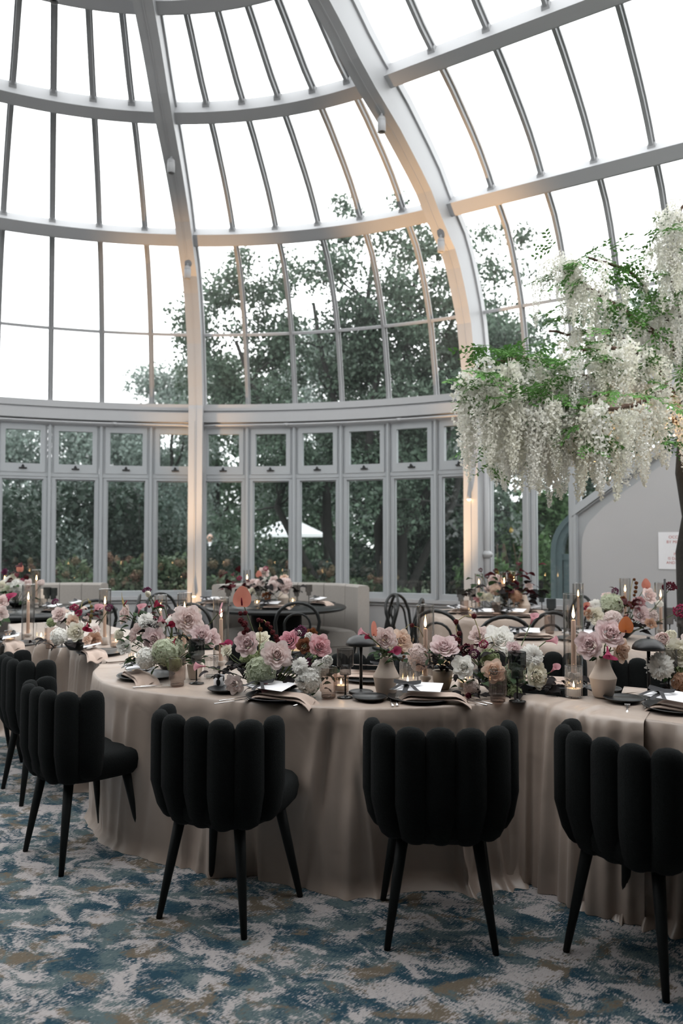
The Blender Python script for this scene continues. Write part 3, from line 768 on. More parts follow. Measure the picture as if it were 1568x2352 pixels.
# yellow-flowered plant behind the right-hand window
t = thing('flowering_plant', 'green garden plant with yellow flowers behind the right-hand windows', 'plant', (2.45, 11.6, -0.12))
mb = MB(); [limb(mb, (gH.uniform(-.2, .2), 0, 0), (gH.uniform(-.4, .4), gH.uniform(-.2, .2), 1.5), .01, .005, gH, .1, 4) for _ in range(6)]; mb.build('stem', M['bark'], t)
leafcloud('foliage', [(gH.uniform(-.6, .6), gH.uniform(-.3, .3), gH.uniform(.2, 1.5), .28, .25, .22, 110) for _ in range(13)], .11, t, (.06, .115, .04), 140)
for k in range(9): put(hmesh, 'flower_head', t, (gH.uniform(-.5, .3), -.35, gH.uniform(1.0, 1.75)), (gH.uniform(0, 3), 0, 0), gH.uniform(.05, .085), (.42, .30, .05))

# white market parasol on the lawn
t = thing('parasol', 'white canvas market parasol open on the far lawn', 'parasol', (-1.92, 29.5, -0.12))
MB().lathe([(0.03, 0), (0.03, 2.35)], seg=10).build('pole', M['bark'], t)
MB().lathe([(0.3, 0), (0.3, .06), (.06, .1)], seg=14).build('base', M['black'], t)
mb = MB(); n = 8
P = [(0, 0, 2.40)] + [(1.42 * cos(2 * pi * (i + .5) / n), 1.42 * sin(2 * pi * (i + .5) / n), 1.76) for i in range(n)] + [(1.42 * cos(2 * pi * (i + .5) / n), 1.42 * sin(2 * pi * (i + .5) / n), 1.64) for i in range(n)]
mb.add(P, [(0, 1 + i, 1 + (i + 1) % n) for i in range(n)] + [(1 + i, 9 + i, 9 + (i + 1) % n, 1 + (i + 1) % n) for i in range(n)]); mb.build('canopy', M['canvas'], t, smooth=False)
for i in range(n):
    a = 2 * pi * (i + .5) / n; put(MB().tube([(0.03, 0, 2.33), (1.36, 0, 1.74)], 0.012, 5).mesh('rib', M['bark']), 'rib', t, rot=(0, 0, a))

# guest in a dark suit seen over the bush (head, collar and shoulders show)
def person(loc, rz, label):
    t = thing('person', label, 'person', loc, rz)
    me = bpy.data.meshes.new('body')
    V = [(0, 0, .92), (0, 0, 1.15), (0, 0, 1.36), (0, 0, 1.44), (0, -.005, 1.50), (-.17, 0, 1.37), (-.22, .02, 1.10), (-.21, -.06, .86), (.17, 0, 1.37), (.22, .02, 1.10), (.21, -.06, .86), (-.09, 0, .86), (-.10, -.01, .47), (-.10, .02, .08), (-.10, -.13, .05), (.09, 0, .86), (.10, -.01, .47), (.10, .02, .08), (.10, -.13, .05)]
    E = [(0, 1), (1, 2), (2, 3), (3, 4), (2, 5), (5, 6), (6, 7), (2, 8), (8, 9), (9, 10), (0, 11), (11, 12), (12, 13), (13, 14), (0, 15), (15, 16), (16, 17), (17, 18)]
    RR = [.13, .125, .14, .06, .055, .065, .05, .035, .065, .05, .035, .085, .06, .045, .04, .085, .06, .045, .04]
    me.from_pydata(V, E, []); me.materials.append(M['suit']); o = put(me, 'body', t)
    sm = o.modifiers.new('skin', 'SKIN')
    for i, r in enumerate(RR): me.skin_vertices[0].data[i].radius = (r, r * .8)
    me.skin_vertices[0].data[0].use_root = True
    o.modifiers.new('sub', 'SUBSURF').levels = 1; o.modifiers['sub'].render_levels = 1
    h = MB(); h.ball((0, -.01, 1.60), .105, 14, 10, (.78, .92, 1.1)); h.ball((0, -.112, 1.59), .018, 6, 5, (.7, 1, 1.3))
    for s in (-1, 1): h.ball((s * .083, 0, 1.60), .026, 6, 5, (.4, .8, 1.2))
    h.tube([(0, 0, 1.44), (0, 0, 1.54)], .05, 8); h.build('head', M['skin'], t)
    e = MB(); [e.ball((s * .032, -.098, 1.618), .011, 6, 4) for s in (-1, 1)]; e.box((0, -.106, 1.552), (.04, .006, .008)); e.build('face', M['suit'], t)
    MB().ball((0, .018, 1.635), .104, 12, 8, (.80, .92, 1.0)).build('hair', mat('grey_hair', (.22, .2, .19), .8), t)
    mb = MB(); mb.lathe([(.066, 1.425), (.058, 1.47)], seg=10, cap=False); mb.box((0, -.115, 1.33), (.07, .02, .16)); mb.build('shirt_collar', M['canvas'], t)
person((-4.06, 24.6, -0.12), 0.2, 'guest in dark suit and white shirt out on the lawn beyond the bushes')

# garden lamp post
t = thing('street_lamp', 'dark garden lamp post beyond the third window from the left', 'lamp', (-4.75, 18.2, -0.12))
MB().lathe([(.09, 0), (.09, .12), (.055, .2), (.05, 2.35), (.07, 2.38), (.07, 2.42)], seg=12).build('post', M['brick'], t)
MB().lathe([(.07, 2.42), (.11, 2.62), (.12, 2.64), (.02, 2.74), (0.0, 2.78)], seg=10).build('lantern', M['brick'], t)
MB().lathe([(.062, 2.47), (.09, 2.6)], seg=10).build('lamp_glass', M['bulb'], t)

# arched teal window unit standing outside the right-hand wall
ax, ay, _ = npt(0.86, 0, 1.15)
t = thing('arched_door', 'teal green arched door frame outside the right-hand window', 'door', (ax, ay, -0.12), math.atan2(TY, TX))
mb = MB(); hw, hs = .50, 1.42
def ar(r, y): return [(-r, y, 0.0)] + [(-r, y, hs)] + [(r * -cos(t_), y, hs + r * sin(t_)) for t_ in np.linspace(0, pi, 18)] + [(r, y, 0.0)]
for r0, r1, y0, y1 in ((hw, hw - .10, -.06, .06), (hw + .03, hw - .03, -.075, -.05)):
    a0, a1, b0, b1 = ar(r0, y0), ar(r1, y0), ar(r0, y1), ar(r1, y1); sweep(mb, [[a0[i], a1[i], b1[i], b0[i]] for i in range(len(a0))])
mb.build('arch_frame', M['teal'], t, smooth=False)
m2 = MB(); m2.box((0, 0, 1.36), (.8, .09, .07)); m2.box((0, 0, .55), (.8, .09, .10)); m2.box((0, .02, .28), (.8, .04, .5)); m2.box((-.36, 0, .95), (.06, .08, .8)); m2.box((.36, 0, .95), (.06, .08, .8)); m2.box((0, 0, .95), (.05, .07, .8))
m2.build('rails', M['teal'], t, smooth=False)
pg = ar(hw - .08, 0.01); mb = MB(); mb.add(pg, [tuple(range(len(pg)))]); mb.build('glass_pane', M['darkglass'], t, smooth=False)

for i, (x, y, h) in enumerate([(-11.5, 9.0, 6.5), (-11.0, 5.0, 6.0), (-11.5, 1.0, 6.8), (-10.8, -3.0, 6.2)]):  # unseen trees added to keep bright sky out of the pane reflections
    tree('unseen hedge tree added outside the far left windows, ' + ['nearest the apse', 'second from the apse', 'third from the apse', 'farthest from the apse'][i], x, y, h, 2.6, MID, 4000, .26, seed=30 + i, low=.0)

for x, y, h, lb in ((-9.5, 46, 6.5, 'mid green tree in the far row, left of the parasol'), (-2.0, 47, 6.2, 'mid green tree in the far row, behind the parasol'), (5.0, 46, 7.0, 'mid green tree in the far row, right of the parasol')):
    tree(lb, x, y, h, 5.0, MID, 16000, .26, seed=int(60 + x), low=.0, nb=20)

# ------------------------------------------------------------------ flowering tree with hanging white racemes at the right
wt = thing('flowering_tree', 'faux wisteria tree with hanging white blossom racemes and a dark trunk at the right', 'tree', (2.66, 6.0, 0))
WO = np.array((2.66, 6.0, 0))
rw = random.Random(21)
def wl(*pts): return [np.array(p, float) - WO for p in pts]
mb = MB(); mb.tube(wl((2.70, 6.0, 0), (2.66, 6.0, .45), (2.64, 6.0, 1.0), (2.62, 6.0, 1.35), (2.655, 6.0, 1.62), (2.62, 6.0, 1.95), (2.64, 6.0, 2.35), (2.66, 6.0, 2.8), (2.72, 6.02, 3.4), (2.7, 6.0, 3.9)),
    [.15, .125, .115, .10, .085, .095, .085, .08, .06, .03], 12)
mb.build('trunk', M['darkbark'], wt)
WB = {
 'long': [(2.63, 6.0, 2.25), (2.302, 5.85, 2.439), (1.931, 5.7, 2.571), (1.483, 5.5, 2.642), (1.261, 5.4, 2.68), (1.01, 5.3, 2.634), (0.878, 5.25, 2.547)],
 'low1': [(1.931, 5.7, 2.571), (1.613, 5.5, 2.319), (1.312, 5.3, 2.46), (1.046, 5.2, 2.401)],
 'low2': [(1.643, 5.6, 2.335), (1.472, 5.75, 2.311), (1.264, 5.8, 2.229), (1.038, 5.8, 2.255)],
 'mid': [(2.63, 6.0, 2.35), (2.291, 5.75, 2.693), (2.088, 5.6, 2.769), (1.833, 5.4, 2.767), (1.594, 5.3, 2.71)],
 'bow': [(2.291, 5.75, 2.693), (2.107, 5.9, 2.951), (1.925, 6, 3.026), (1.765, 6.1, 3.029), (1.601, 6.1, 3.056)],
 'high': [(2.65, 6.0, 2.75), (2.297, 5.9, 3.03), (1.921, 5.8, 3.222), (1.647, 5.7, 3.36), (1.544, 5.7, 3.411)],
 'arch': [(2.66, 6.0, 2.85), (2.378, 5.95, 3.215), (2.271, 5.95, 3.365), (2.203, 5.95, 3.454), (2.009, 5.9, 3.507), (1.831, 5.85, 3.538)],
 'top': [(2.66, 6.0, 2.9), (2.446, 5.8, 3.203), (2.404, 5.75, 3.509), (2.438, 5.7, 3.779), (2.5, 5.7, 3.939)],
 'front': [(2.63, 6.0, 2.3), (2.257, 5.5, 2.532), (1.998, 5.3, 2.346), (1.76, 5.2, 2.301), (1.573, 5.15, 2.307)],
 'away': [(2.68, 6.0, 2.5), (3.3, 5.8, 2.9), (3.7, 5.7, 2.8), (4.1, 5.6, 2.6)],
}
def interp(P, t):
    n = len(P) - 1; i = min(n - 1, int(t * n)); f = t * n - i
    return np.array(P[i], float) * (1 - f) + np.array(P[i + 1], float) * f
for nm, P in WB.items():
    r0 = .026 if nm in ('long', 'mid', 'high', 'top', 'front') else .018
    pts = [interp(P, t) - WO + np.array([rw.uniform(-.012, .012) for _ in range(3)]) for t in np.linspace(0, 1, 14)]
    MB().tube(pts, [r0 + (.009 - r0) * i / 13 for i in range(14)], 7).build('branch', M['bark'], wt)
def raceme(seed):
    g = np.random.default_rng(seed); mb = MB(); n = 118
    for i in range(n):
        u = (i + .5) / n; rr = 0.062 * (1 - u) ** .55 * (0.6 + .4 * min(1, u * 8)) * g.uniform(.55, 1.1); a = i * 2.4 + g.uniform(-.5, .5)
        c = np.array((rr * cos(a), rr * sin(a), -u * .46)); s = 0.0118 * (1.15 - .5 * u) * g.uniform(.8, 1.25)
        for k in range(3):
            d = g.normal(size=3); d /= np.linalg.norm(d); e = np.cross(d, g.normal(size=3)); e /= np.linalg.norm(e); w = np.cross(d, e)
            mb.add([c, c + d * s + e * s * .75, c + d * s * 1.8 + w * s * .3, c + d * s - e * s * .75], [(0, 1, 2, 3)])
    mb.tube([(0, 0, .03), (.004, 0, -.2), (0, .004, -.44)], .0022, 4)
    return mb.mesh('raceme', M['wist'], False)
RM = [raceme(s) for s in range(5)]
def spray(seed):
    g = random.Random(seed); mb = MB()
    for br in range(3):
        ba = (br - 1) * .75 + g.uniform(-.2, .2); bz = g.uniform(-.5, .15); ln = .16 * g.uniform(.75, 1.1); cb, sb = cos(ba), sin(ba)
        mb.tube([(0, 0, 0), (.3 * ln * cb, .3 * ln * sb, .07 * ln), (.7 * ln * cb, .7 * ln * sb, bz * .3 * ln), (ln * cb, ln * sb, bz * ln)], .0016, 4)
        for k in range(9):
            u = (k + 1) / 9.2; s = (-1) ** k; L = g.uniform(.030, .046); a = ba + g.uniform(.5, 1.1) * s; dz = g.uniform(-.6, .25)
            d = np.array((cos(a), sin(a), dz)); d /= np.linalg.norm(d); e = np.cross(d, (0, 0, 1)); e /= np.linalg.norm(e); c = np.array((ln * u * cb, ln * u * sb, bz * ln * u * u))
            mb.add([c, c + d * L * .5 + e * L * .27, c + d * L, c + d * L * .5 - e * L * .27, c + d * L * .5 + np.array((0, 0, -.004))], [(0, 1, 4), (1, 2, 4), (2, 3, 4), (3, 0, 4)])
    return mb.mesh('leaf_spray', M['leaf'])
SPM = [spray(s) for s in range(4)]
WPLAN = [  # branch, racemes, t range, spread, drop below branch, scale range, leaf sprays
 ('long', 50, .36, 1.0, .15, .16, .85, 1.25, 84), ('low1', 40, .1, 1.0, .16, .16, .85, 1.2, 36), ('low2', 34, .0, 1.0, .15, .10, .5, 1.0, 24),
 ('mid', 30, .3, 1.0, .13, .06, .8, 1.15, 18), ('bow', 16, .15, .85, .14, .04, .6, .9, 18), ('high', 48, .12, .95, .17, .0, .55, .95, 26), ('arch', 5, .0, .3, .08, .05, .45, .65, 34),
 ('top', 42, .1, 1.0, .15, .05, .7, 1.05, 18), ('front', 34, .1, 1.0, .14, .06, .8, 1.25, 22), ('away', 22, .1, 1.0, .2, .1, .8, 1.1, 14)]
for nm, n, t0, t1, sp, dr, s0, s1, nl in WPLAN:
    P = WB[nm]
    for k in range(n):
        c = interp(P, t0 + (t1 - t0) * (k + rw.random()) / n) - WO + np.array((rw.uniform(-sp, sp), rw.uniform(-sp, sp) * 1.3, rw.uniform(-dr, .03 if nm != 'high' else .12)))
        tt = (k + .5) / n; s = rw.uniform(s0, s1) * (.72 + .5 * tt if nm == 'long' else 1); w = rw.uniform(.92, 1.0); e = rw.uniform(-.06, 0)
        put(rw.choice(RM), 'raceme', wt, c, (rw.uniform(-.09, .09), rw.uniform(-.09, .09), rw.uniform(0, 6)), (s * .95, s * .95, s), (.84 * w, .83 * w, (.79 + e) * w))
    for k in range(nl):
        c = interp(P, t0 * .6 + (1 - t0 * .6) * (k + rw.random()) / nl) - WO + np.array((rw.uniform(-sp, sp) * .9, rw.uniform(-sp * 1.6, sp * .6), rw.uniform(-.30 if nm in ('long', 'low1', 'low2', 'front') else -.12, .11)))
        g = rw.uniform(.7, 1.25)
        put(rw.choice(SPM), 'leaf_spray', wt, c, (rw.uniform(-.6, .6), rw.uniform(-.3, .7), rw.uniform(0, 6.3)), rw.uniform(.75, 1.3), (.095 * g, .215 * g, .055 * g))
# twining fairy lights
mb = MB()
for p in [(1.876, 5.55, 2.174), (1.714, 5.4, 2.199), (1.817, 5.5, 2.38), (1.973, 5.6, 2.15), (1.998, 5.6, 2.227), (2.323, 5.75, 2.248), (2.432, 5.8, 2.207), (2.408, 5.8, 2.335), (2.092, 5.5, 2.38), (1.736, 5.45, 1.981), (1.888, 5.5, 2.062)]:
    mb.ball(np.array(p) - WO, .008, 6, 4)
mb.build('fairy_lights', M['fairy'], wt)
for p, pw in (((1.901, 5.62, 2.23), 2.2), ((2.371, 5.75, 2.264), 2.6)):
    L = bpy.data.lights.new('fairy_glow', 'POINT'); L.energy = pw; L.color = (1, .55, .24); L.shadow_soft_size = .05
    o = bpy.data.objects.new('fairy_glow', L); COL.objects.link(o); o.parent = wt; o.location = np.array(p) - WO

# ------------------------------------------------------------------ tables and seats
ZT = 0.75
def smooth_path(P, n):
    """Catmull-Rom resample"""
    P = [np.array(p, float) for p in P]; P = [2 * P[0] - P[1]] + P + [2 * P[-1] - P[-2]]; out = []
    m = len(P) - 3
    for i in range(n):
        t = i / (n - 1) * m; k = min(m - 1, int(t)); f = t - k; a, b, c, d = P[k:k + 4]
        out.append(.5 * ((2 * b) + (c - a) * f + (2 * a - 5 * b + 4 * c - d) * f * f + (3 * b - a - 3 * c + d) * f ** 3))
    return out
def drape(mb, loop, seed, folds, flare=0.03, zt=ZT, zb=0.0015, hard=0.012, soft=1.0, rows=22, calm=None):
    """skirt hanging from a closed outline: gathers deepen towards the floor; calm(u) scales the folds round the outline"""
    n = len(loop); L = np.array(loop); d = np.roll(L, -1, 0) - np.roll(L, 1, 0); nr = np.stack([d[:, 1], -d[:, 0]], 1); nr /= np.linalg.norm(nr, axis=1)[:, None]
    cs = np.concatenate([[0], np.cumsum(np.linalg.norm(np.diff(L, axis=0), axis=1))]); g = random.Random(seed)
    W = [(g.uniform(.7, 1.3) * f, g.uniform(0, 6.3), g.uniform(.5, 1)) for f in folds]
    CRS = [(g.uniform(0, cs[-1]), g.choice([-1, 1, 1]) * g.uniform(.5, 1.3), g.uniform(.008, .030), g.uniform(-.12, .12), g.uniform(.15, 1)) for _ in range(int(cs[-1] * 13))]
    V = []; F = []
    for j in range(rows + 1):
        t = j / rows; z = zt - (zt - zb) * t
        if j == 0: off0 = -0.010; z = zt
        elif j == 1: off0 = 0.0; z = zt - .008
        else: off0 = flare * t ** .8
        for i in range(n):
            s = cs[i]; k = calm(i / n) if calm else 1.0; h = 0
            for f, ph, am in W:
                q = sin(f * s + ph + .5 * sin(2.1 * t + ph)); h += am * (q if q < 0 else q ** .7 if q > 0 else 0)
            amp = hard * (.22 + .78 * t ** .8) * soft * k if j > 1 else 0
            cz = sum(am * math.exp(-((s - s0 - sl * t) / wd) ** 2) * (t / top if t < top else 1 - .5 * (t - top)) for s0, am, wd, sl, top in CRS if abs(s - s0) < .3) * hard * 1.25 * min(1.4, k) if j > 1 else 0
            o = off0 + cz + amp * h + (0.006 * k * sin(9 * s + ph) * (1 if j > 1 else 0))
            if j == rows: o += .025 * k * (1 + sin(3.1 * s))
            V.append((L[i, 0] + nr[i, 0] * o, L[i, 1] + nr[i, 1] * o, z))
    for j in range(rows):
        for i in range(n): F.append((j * n + (i + 1) % n, j * n + i, (j + 1) * n + i, (j + 1) * n + (i + 1) % n))
    mb.add(V, F)
def serp_table(name, label, near, width, seed, folds, calm=None, hard=.016, flare=.03, group=None, n=230, wrinkle=.005):
    """long curved table: its near edge is given, the far edge is offset to the left of the direction of travel"""
    N = smooth_path([q[:2] for q in near], n); N = np.array(N); d = np.gradient(N, axis=0); nn = np.stack([-d[:, 1], d[:, 0]], 1); nn /= np.linalg.norm(nn, axis=1)[:, None]
    Fr = N + nn * width
    t = thing(name, label, 'table', (N[n // 2, 0], N[n // 2, 1], 0), 0, group); O = np.array((N[n // 2, 0], N[n // 2, 1]))
    m = 10; E1 = [N[-1] + (Fr[-1] - N[-1]) * k / m for k in range(1, m)]; E0 = [Fr[0] + (N[0] - Fr[0]) * k / m for k in range(1, m)]
    loop = [p - O for p in list(N) + E1 + list(Fr[::-1]) + E0]
    mb = MB(); drape(mb, loop, seed, folds, hard=hard, calm=calm, flare=flare)
    g = random.Random(seed + 5); ph = [g.uniform(0, 6) for _ in range(4)]
    def top(u, v):
        i = u * (n - 1); k = min(n - 2, int(i)); f = i - k
        a = (N[k] * (1 - f) + N[k + 1] * f) - O; b = (Fr[k] * (1 - f) + Fr[k + 1] * f) - O
        vv = .012 + v * .976; p = a + (b - a) * vv; e = min(1, 8 * v * (1 - v) * 2)
        return (p[0], p[1], ZT - .0008 + e * wrinkle * .35 * (sin(31 * p[0] + 12 * p[1] + ph[0]) + .7 * sin(17 * p[1] - 23 * p[0] + ph[1])))
    mb.grid(top, n - 1, 12)
    mb.build('tablecloth', M['satin'], t)
    tb = MB(); Vt = []; Ft = []
    for i in range(0, n, 6):
        a = N[i] + nn[i] * .03 - O; b = Fr[i] - nn[i] * .03 - O; Vt += [(a[0], a[1], ZT - .03), (b[0], b[1], ZT - .03), (b[0], b[1], ZT - .012), (a[0], a[1], ZT - .012)]
    q = len(Vt) // 4
    for i in range(q - 1):
        for k in range(4): Ft.append((i * 4 + k, i * 4 + (k + 1) % 4, i * 4 + 4 + (k + 1) % 4, i * 4 + 4 + k))
    tb.add(Vt, Ft); tb.build('tabletop', M['blackwood'], t, smooth=False)
    return t
serp_table('serpentine_table', 'curved front dining table in champagne satin, facing the two middle chairs',
    [(-1.36, 4.50), (-1.30, 4.19), (-1.12, 3.86), (-.863, 3.664), (-.541, 3.514), (-.247, 3.396), (.083, 3.317), (.40, 3.357), (.67, 3.43), (.86, 3.50)], .72, 3, [4, 8, 15], hard=.022, flare=.004,
    calm=lambda u: .55 if u < .16 else .9 if u < .30 else 1.3)
serp_table('serpentine_table', 'champagne satin table at the front right, under the near vase and ribbed glass',
    [(.87, 3.50), (.93, 3.34), (1.01, 3.21), (1.16, 3.13), (1.34, 2.98), (1.52, 2.72), (1.68, 2.42), (1.8, 2.1)], .68, 4, [15, 26, 41], hard=.034)
serp_table('serpentine_table', 'champagne satin table at the left, behind the two left chairs',
    [(-2.75, 6.6), (-2.42, 6.0), (-1.99, 5.5), (-1.68, 5.06), (-1.45, 4.76), (-1.34, 4.56)], .72, 5, [14, 24, 37], hard=.032)
serp_table('serpentine_table', 'long champagne table in the middle distance at the right, beneath the wisteria',
    [(1.054, 5.295, 0.75), (1.342, 5.295, 0.75), (1.554, 5.231, 0.75), (1.739, 5.107, 0.75), (1.92, 4.932, 0.75), (2.077, 4.768, 0.75)], .85, 6, [10, 17, 26], hard=.02)
# gathered swag where the two front cloths overlap
mb = MB()
SWP = np.array(smooth_path([(.68, 3.50), (.84, 3.44), (.94, 3.28), (1.03, 3.175), (1.17, 3.10)], 81)); SWD = np.gradient(SWP, axis=0); SWN = np.stack([SWD[:, 1], -SWD[:, 0]], 1); SWN /= np.linalg.norm(SWN, axis=1)[:, None]
def swag(u, v):
    k = min(79, int(u * 80)); fr = u * 80 - k; p = SWP[k] * (1 - fr) + SWP[k + 1] * fr; nrm = SWN[k]; en = sin(pi * u) ** .6
    f = (sin(u * 34 + 1.5 * v) * .5 + sin(u * 61 + 2 + v) * .4) * en
    if v < .3:
        q = p - nrm * (.20 * (1 - v / .3) - .03); z = ZT + .0015 + .014 * en * sin(pi * v / .3) * (1 + .8 * f)
    else:
        w = (v - .3) / .7; q = p + nrm * ((.03 + .05 * w ** .6) + .034 * f * w ** .35); z = ZT + .0015 - (ZT - .0) * w
    return (q[0], q[1], max(z, .002))
mb.grid(swag, 80, 26)
tag(mb.build('cloth_overlap', M['satin']), 'gathered end of the right champagne tablecloth falling over its neighbour', 'tablecloth')

# fluted black dining chair (front towards +y)
def make_chair(label, loc, rz, group):
    t = thing('dining_chair', label, 'chair', loc, rz, group)
    # backrest plan: nearly flat behind, turning sharply at the corners into short wings
    n = 7; Lt = .735; ss = np.linspace(-Lt / 2, Lt / 2, 121)
    phi = np.sign(ss) * rad(88) * np.clip((np.abs(ss) - .085) / .235, 0, 1) ** 1.15
    px_ = np.concatenate([[0], np.cumsum(np.cos(phi[:-1]) * np.diff(ss))]); py_ = np.concatenate([[0], np.cumsum(np.sin(phi[:-1]) * np.diff(ss))])
    px_ -= px_[60]; py_ -= py_[60] + .215
    P = np.stack([px_, py_], 1)
    cs = ss + Lt / 2; w = Lt / n
    for i in range(n):
        s = (i + .5) * w; x = np.interp(s, cs, P[:, 0]); y = np.interp(s, cs, P[:, 1])
        x2 = np.interp(min(Lt, s + .01), cs, P[:, 0]); y2 = np.interp(min(Lt, s + .01), cs, P[:, 1]); x1 = np.interp(max(0, s - .01), cs, P[:, 0]); y1 = np.interp(max(0, s - .01), cs, P[:, 1])
        tg = np.array((x2 - x1, y2 - y1)); tg /= np.linalg.norm(tg); nr = np.array((tg[1], -tg[0]))
        c = abs(i - (n - 1) / 2) / ((n - 1) / 2)
        zb = .372 + .05 * max(0, c - .5) ; zt = .788
        mb = MB(); V = []; F = []; seg = 14
        zz = [(zb, .30, 0), (zb + .012, .72, 0), (zb + .05, .97, 0), (zb + .14, 1, 0), (zt - .15, 1, 0), (zt - .06, .99, 0), (zt - .035, .95, 0), (zt - .017, .82, 0), (zt - .005, .55, 0), (zt, .2, 0)]
        for z, f, _ in zz:
            tp = max(0, (.50 - z) / .13); sh = 1 - .16 * tp                          # shell draws in towards the seat
            for k in range(seg):
                a = 2 * pi * k / seg; u = cos(a) * (w * .54) * (f if z > .6 else min(1, f + .25)); v = sin(a) * (.040 if sin(a) > 0 else .030) * (f if z > .6 else max(.5, f))
                V.append(((x * sh + tg[0] * u * sh + nr[0] * v), (y * sh + tg[1] * u * sh + nr[1] * v), z))
        for j in range(len(zz) - 1):
            for k in range(seg): F.append((j * seg + k, j * seg + (k + 1) % seg, (j + 1) * seg + (k + 1) % seg, (j + 1) * seg + k))
        F.append(tuple(range(seg - 1, -1, -1))); F.append(tuple((len(zz) - 1) * seg + k for k in range(seg)))
        mb.add(V, F); mb.build('back_channel', M['boucle'], t)
    mb = MB(); V = []; F = []; seg = 32
    for z, f in ((.365, .55), (.372, .86), (.40, .97), (.44, 1.0), (.462, .985), (.478, .94), (.487, .82), (.49, .5), (.49, .1)):
        for k in range(seg):
            a = 2 * pi * k / seg; c, s_ = cos(a), sin(a)
            V.append((.222 * f * (abs(c) ** .7) * (1 if c > 0 else -1), .045 + .272 * f * (abs(s_) ** .7) * (1 if s_ > 0 else -1), z))
    for j in range(8):
        for k in range(seg): F.append((j * seg + k, j * seg + (k + 1) % seg, (j + 1) * seg + (k + 1) % seg, (j + 1) * seg + k))
    F.append(tuple(range(seg - 1, -1, -1))); F.append(tuple(8 * seg + k for k in range(seg))); mb.add(V, F); mb.build('seat', M['boucle'], t)
    for sx, sy, tx, ty in ((-1, -1, .13, -.13), (1, -1, .13, -.13), (-1, 1, .15, .13), (1, 1, .15, .13)):
        fx, fy = (.19, -.19) if sy < 0 else (.215, .20)
        MB().tube([(sx * tx, ty, .40), (sx * (tx * .5 + fx * .5), (ty + fy) / 2, .2), (sx * fx, fy, 0.0)], [.023, .018, .0115], 10).build('leg', M['chairleg'], t)
    return t
GC = 'fluted black chairs around the curved tables'
def face(dx, dy): return math.atan2(dy, dx) - pi / 2
c0 = make_chair('black fluted chair in the centre foreground, seen squarely from behind', (.365, 3.035, 0), face(.08, 1), GC)
def chair(x, y, dx, dy, label): return dup(c0, (x, y, 0), face(dx, dy), label)
chair(-.446, 3.19, .42, .91, 'black fluted chair left of centre, its seat showing at the right')
chair(-1.20, 3.745, .72, .69, 'second black fluted chair from the left, turned to the table')
chair(-1.70, 4.64, .80, .60, 'black fluted chair at the left edge, behind its neighbour')
chair(1.055, 2.812, .80, .60, 'black fluted chair at the right edge, nearest the camera')
chair(-2.36, 5.30, .84, .54, 'black fluted chair at the far left edge of the frame, only its side showing')
chair(.08, 4.42, -.05, -1, 'black fluted chair on the far side of the front table, behind the black lamp')
chair(1.10, 4.52, -.2, -1, 'black fluted chair across the front table, behind the white chrysanthemum')
chair(1.62, 4.22, -.55, -.83, 'black fluted chair across the right table, behind the beige vase')
chair(-.72, 4.88, .15, -1, 'black fluted chair across the front table, hidden behind the left flowers')

# bentwood cafe chair (front towards +y)
def make_bent(label, loc, rz, group):
    t = thing('bentwood_chair', label, 'chair', loc, rz, group)
    mb = MB(); mb.lathe([(.0, .452), (.165, .450), (.178, .445)], seg=24, cap=False); mb.build('cane_seat', M['cane'], t)
    MB().tube([(.19 * cos(a), .19 * sin(a), .44) for a in np.linspace(0, 2 * pi, 28, endpoint=False)], .021, 8, closed=True).build('seat_rim', M['blackwood'], t)
    pts = [(-.205, -.255, 0), (-.185, -.20, .25), (-.172, -.165, .44), (-.178, -.19, .58), (-.195, -.225, .72)]
    top = [(-.185 * cos(a), -.235 - .025 * sin(a), .74 + .15 * sin(a)) for a in np.linspace(.25, pi - .25, 11)]
    pts = pts + top + [(-p[0], p[1], p[2]) for p in pts[::-1]]
    MB().tube(pts, .0155, 8).build('back_frame', M['blackwood'], t)
    inn = [(-.085, -.165, .45), (-.105, -.19, .58)] + [(-.115 * cos(a), -.218 - .018 * sin(a), .69 + .105 * sin(a)) for a in np.linspace(.1, pi - .1, 9)] + [(.105, -.19, .58), (.085, -.165, .45)]
    MB().tube(inn, .011, 8).build('inner_loop', M['blackwood'], t)
    for s in (-1, 1): MB().tube([(s * .135, .12, .44), (s * .155, .16, .22), (s * .175, .20, 0)], [.017, .015, .011], 8).build('leg', M['blackwood'], t)
    MB().tube([(.155 * cos(a), .155 * sin(a) - .01, .24) for a in np.linspace(0, 2 * pi, 22, endpoint=False)], .009, 6, closed=True).build('leg_ring', M['blackwood'], t)
    return t
GB = 'black bentwood chairs around the far tables'
x, y, _ = (0.285, 7.917, 0.88)
b0 = make_bent('black bentwood chair right of the banquette, seen edge-on', (x, y, 0), face(-.98, -.12), GB)
def bent(p, dx, dy, label): return dup(b0, (p[0], p[1], 0), face(dx, dy), label)
bent((0.492, 7.466, 0.88), -.97, .25, 'black bentwood chair, solid edge-on back, second to the right of the banquette')
bent((0.738, 7.917, 0.88), .6, -.5, 'black bentwood chair at the left of the far round cloth table')
bent((0.865, 6.456, 0.88), .5, .85, 'black bentwood chair in front of the far round table, at its left')
bent((1.192, 6.012, 0.88), .05, 1, 'black bentwood chair backed to the camera before the far round table')
bent((1.513, 6.339, 0.88), -.35, .9, 'black bentwood chair in front of the far round table, at its right')
bent((2.106, 7.742, 0.88), -.9, -.2, 'black bentwood chair at the far right beside the arched door')
bent((-1.178, 7.112, 0.88), .45, .9, 'black bentwood chair left of the round black table by the lit rib')
bent((-0.411, 7.259, 0.88), -.1, 1, 'black bentwood chair before the round black table')
bent((-1.669, 8.038, 0.88), .6, -.5, 'black bentwood chair left of the lit arched rib')
bent((-2.266, 7.917, 0.88), -.9, -.2, 'black bentwood chair beside the left banquette, seen from the side')
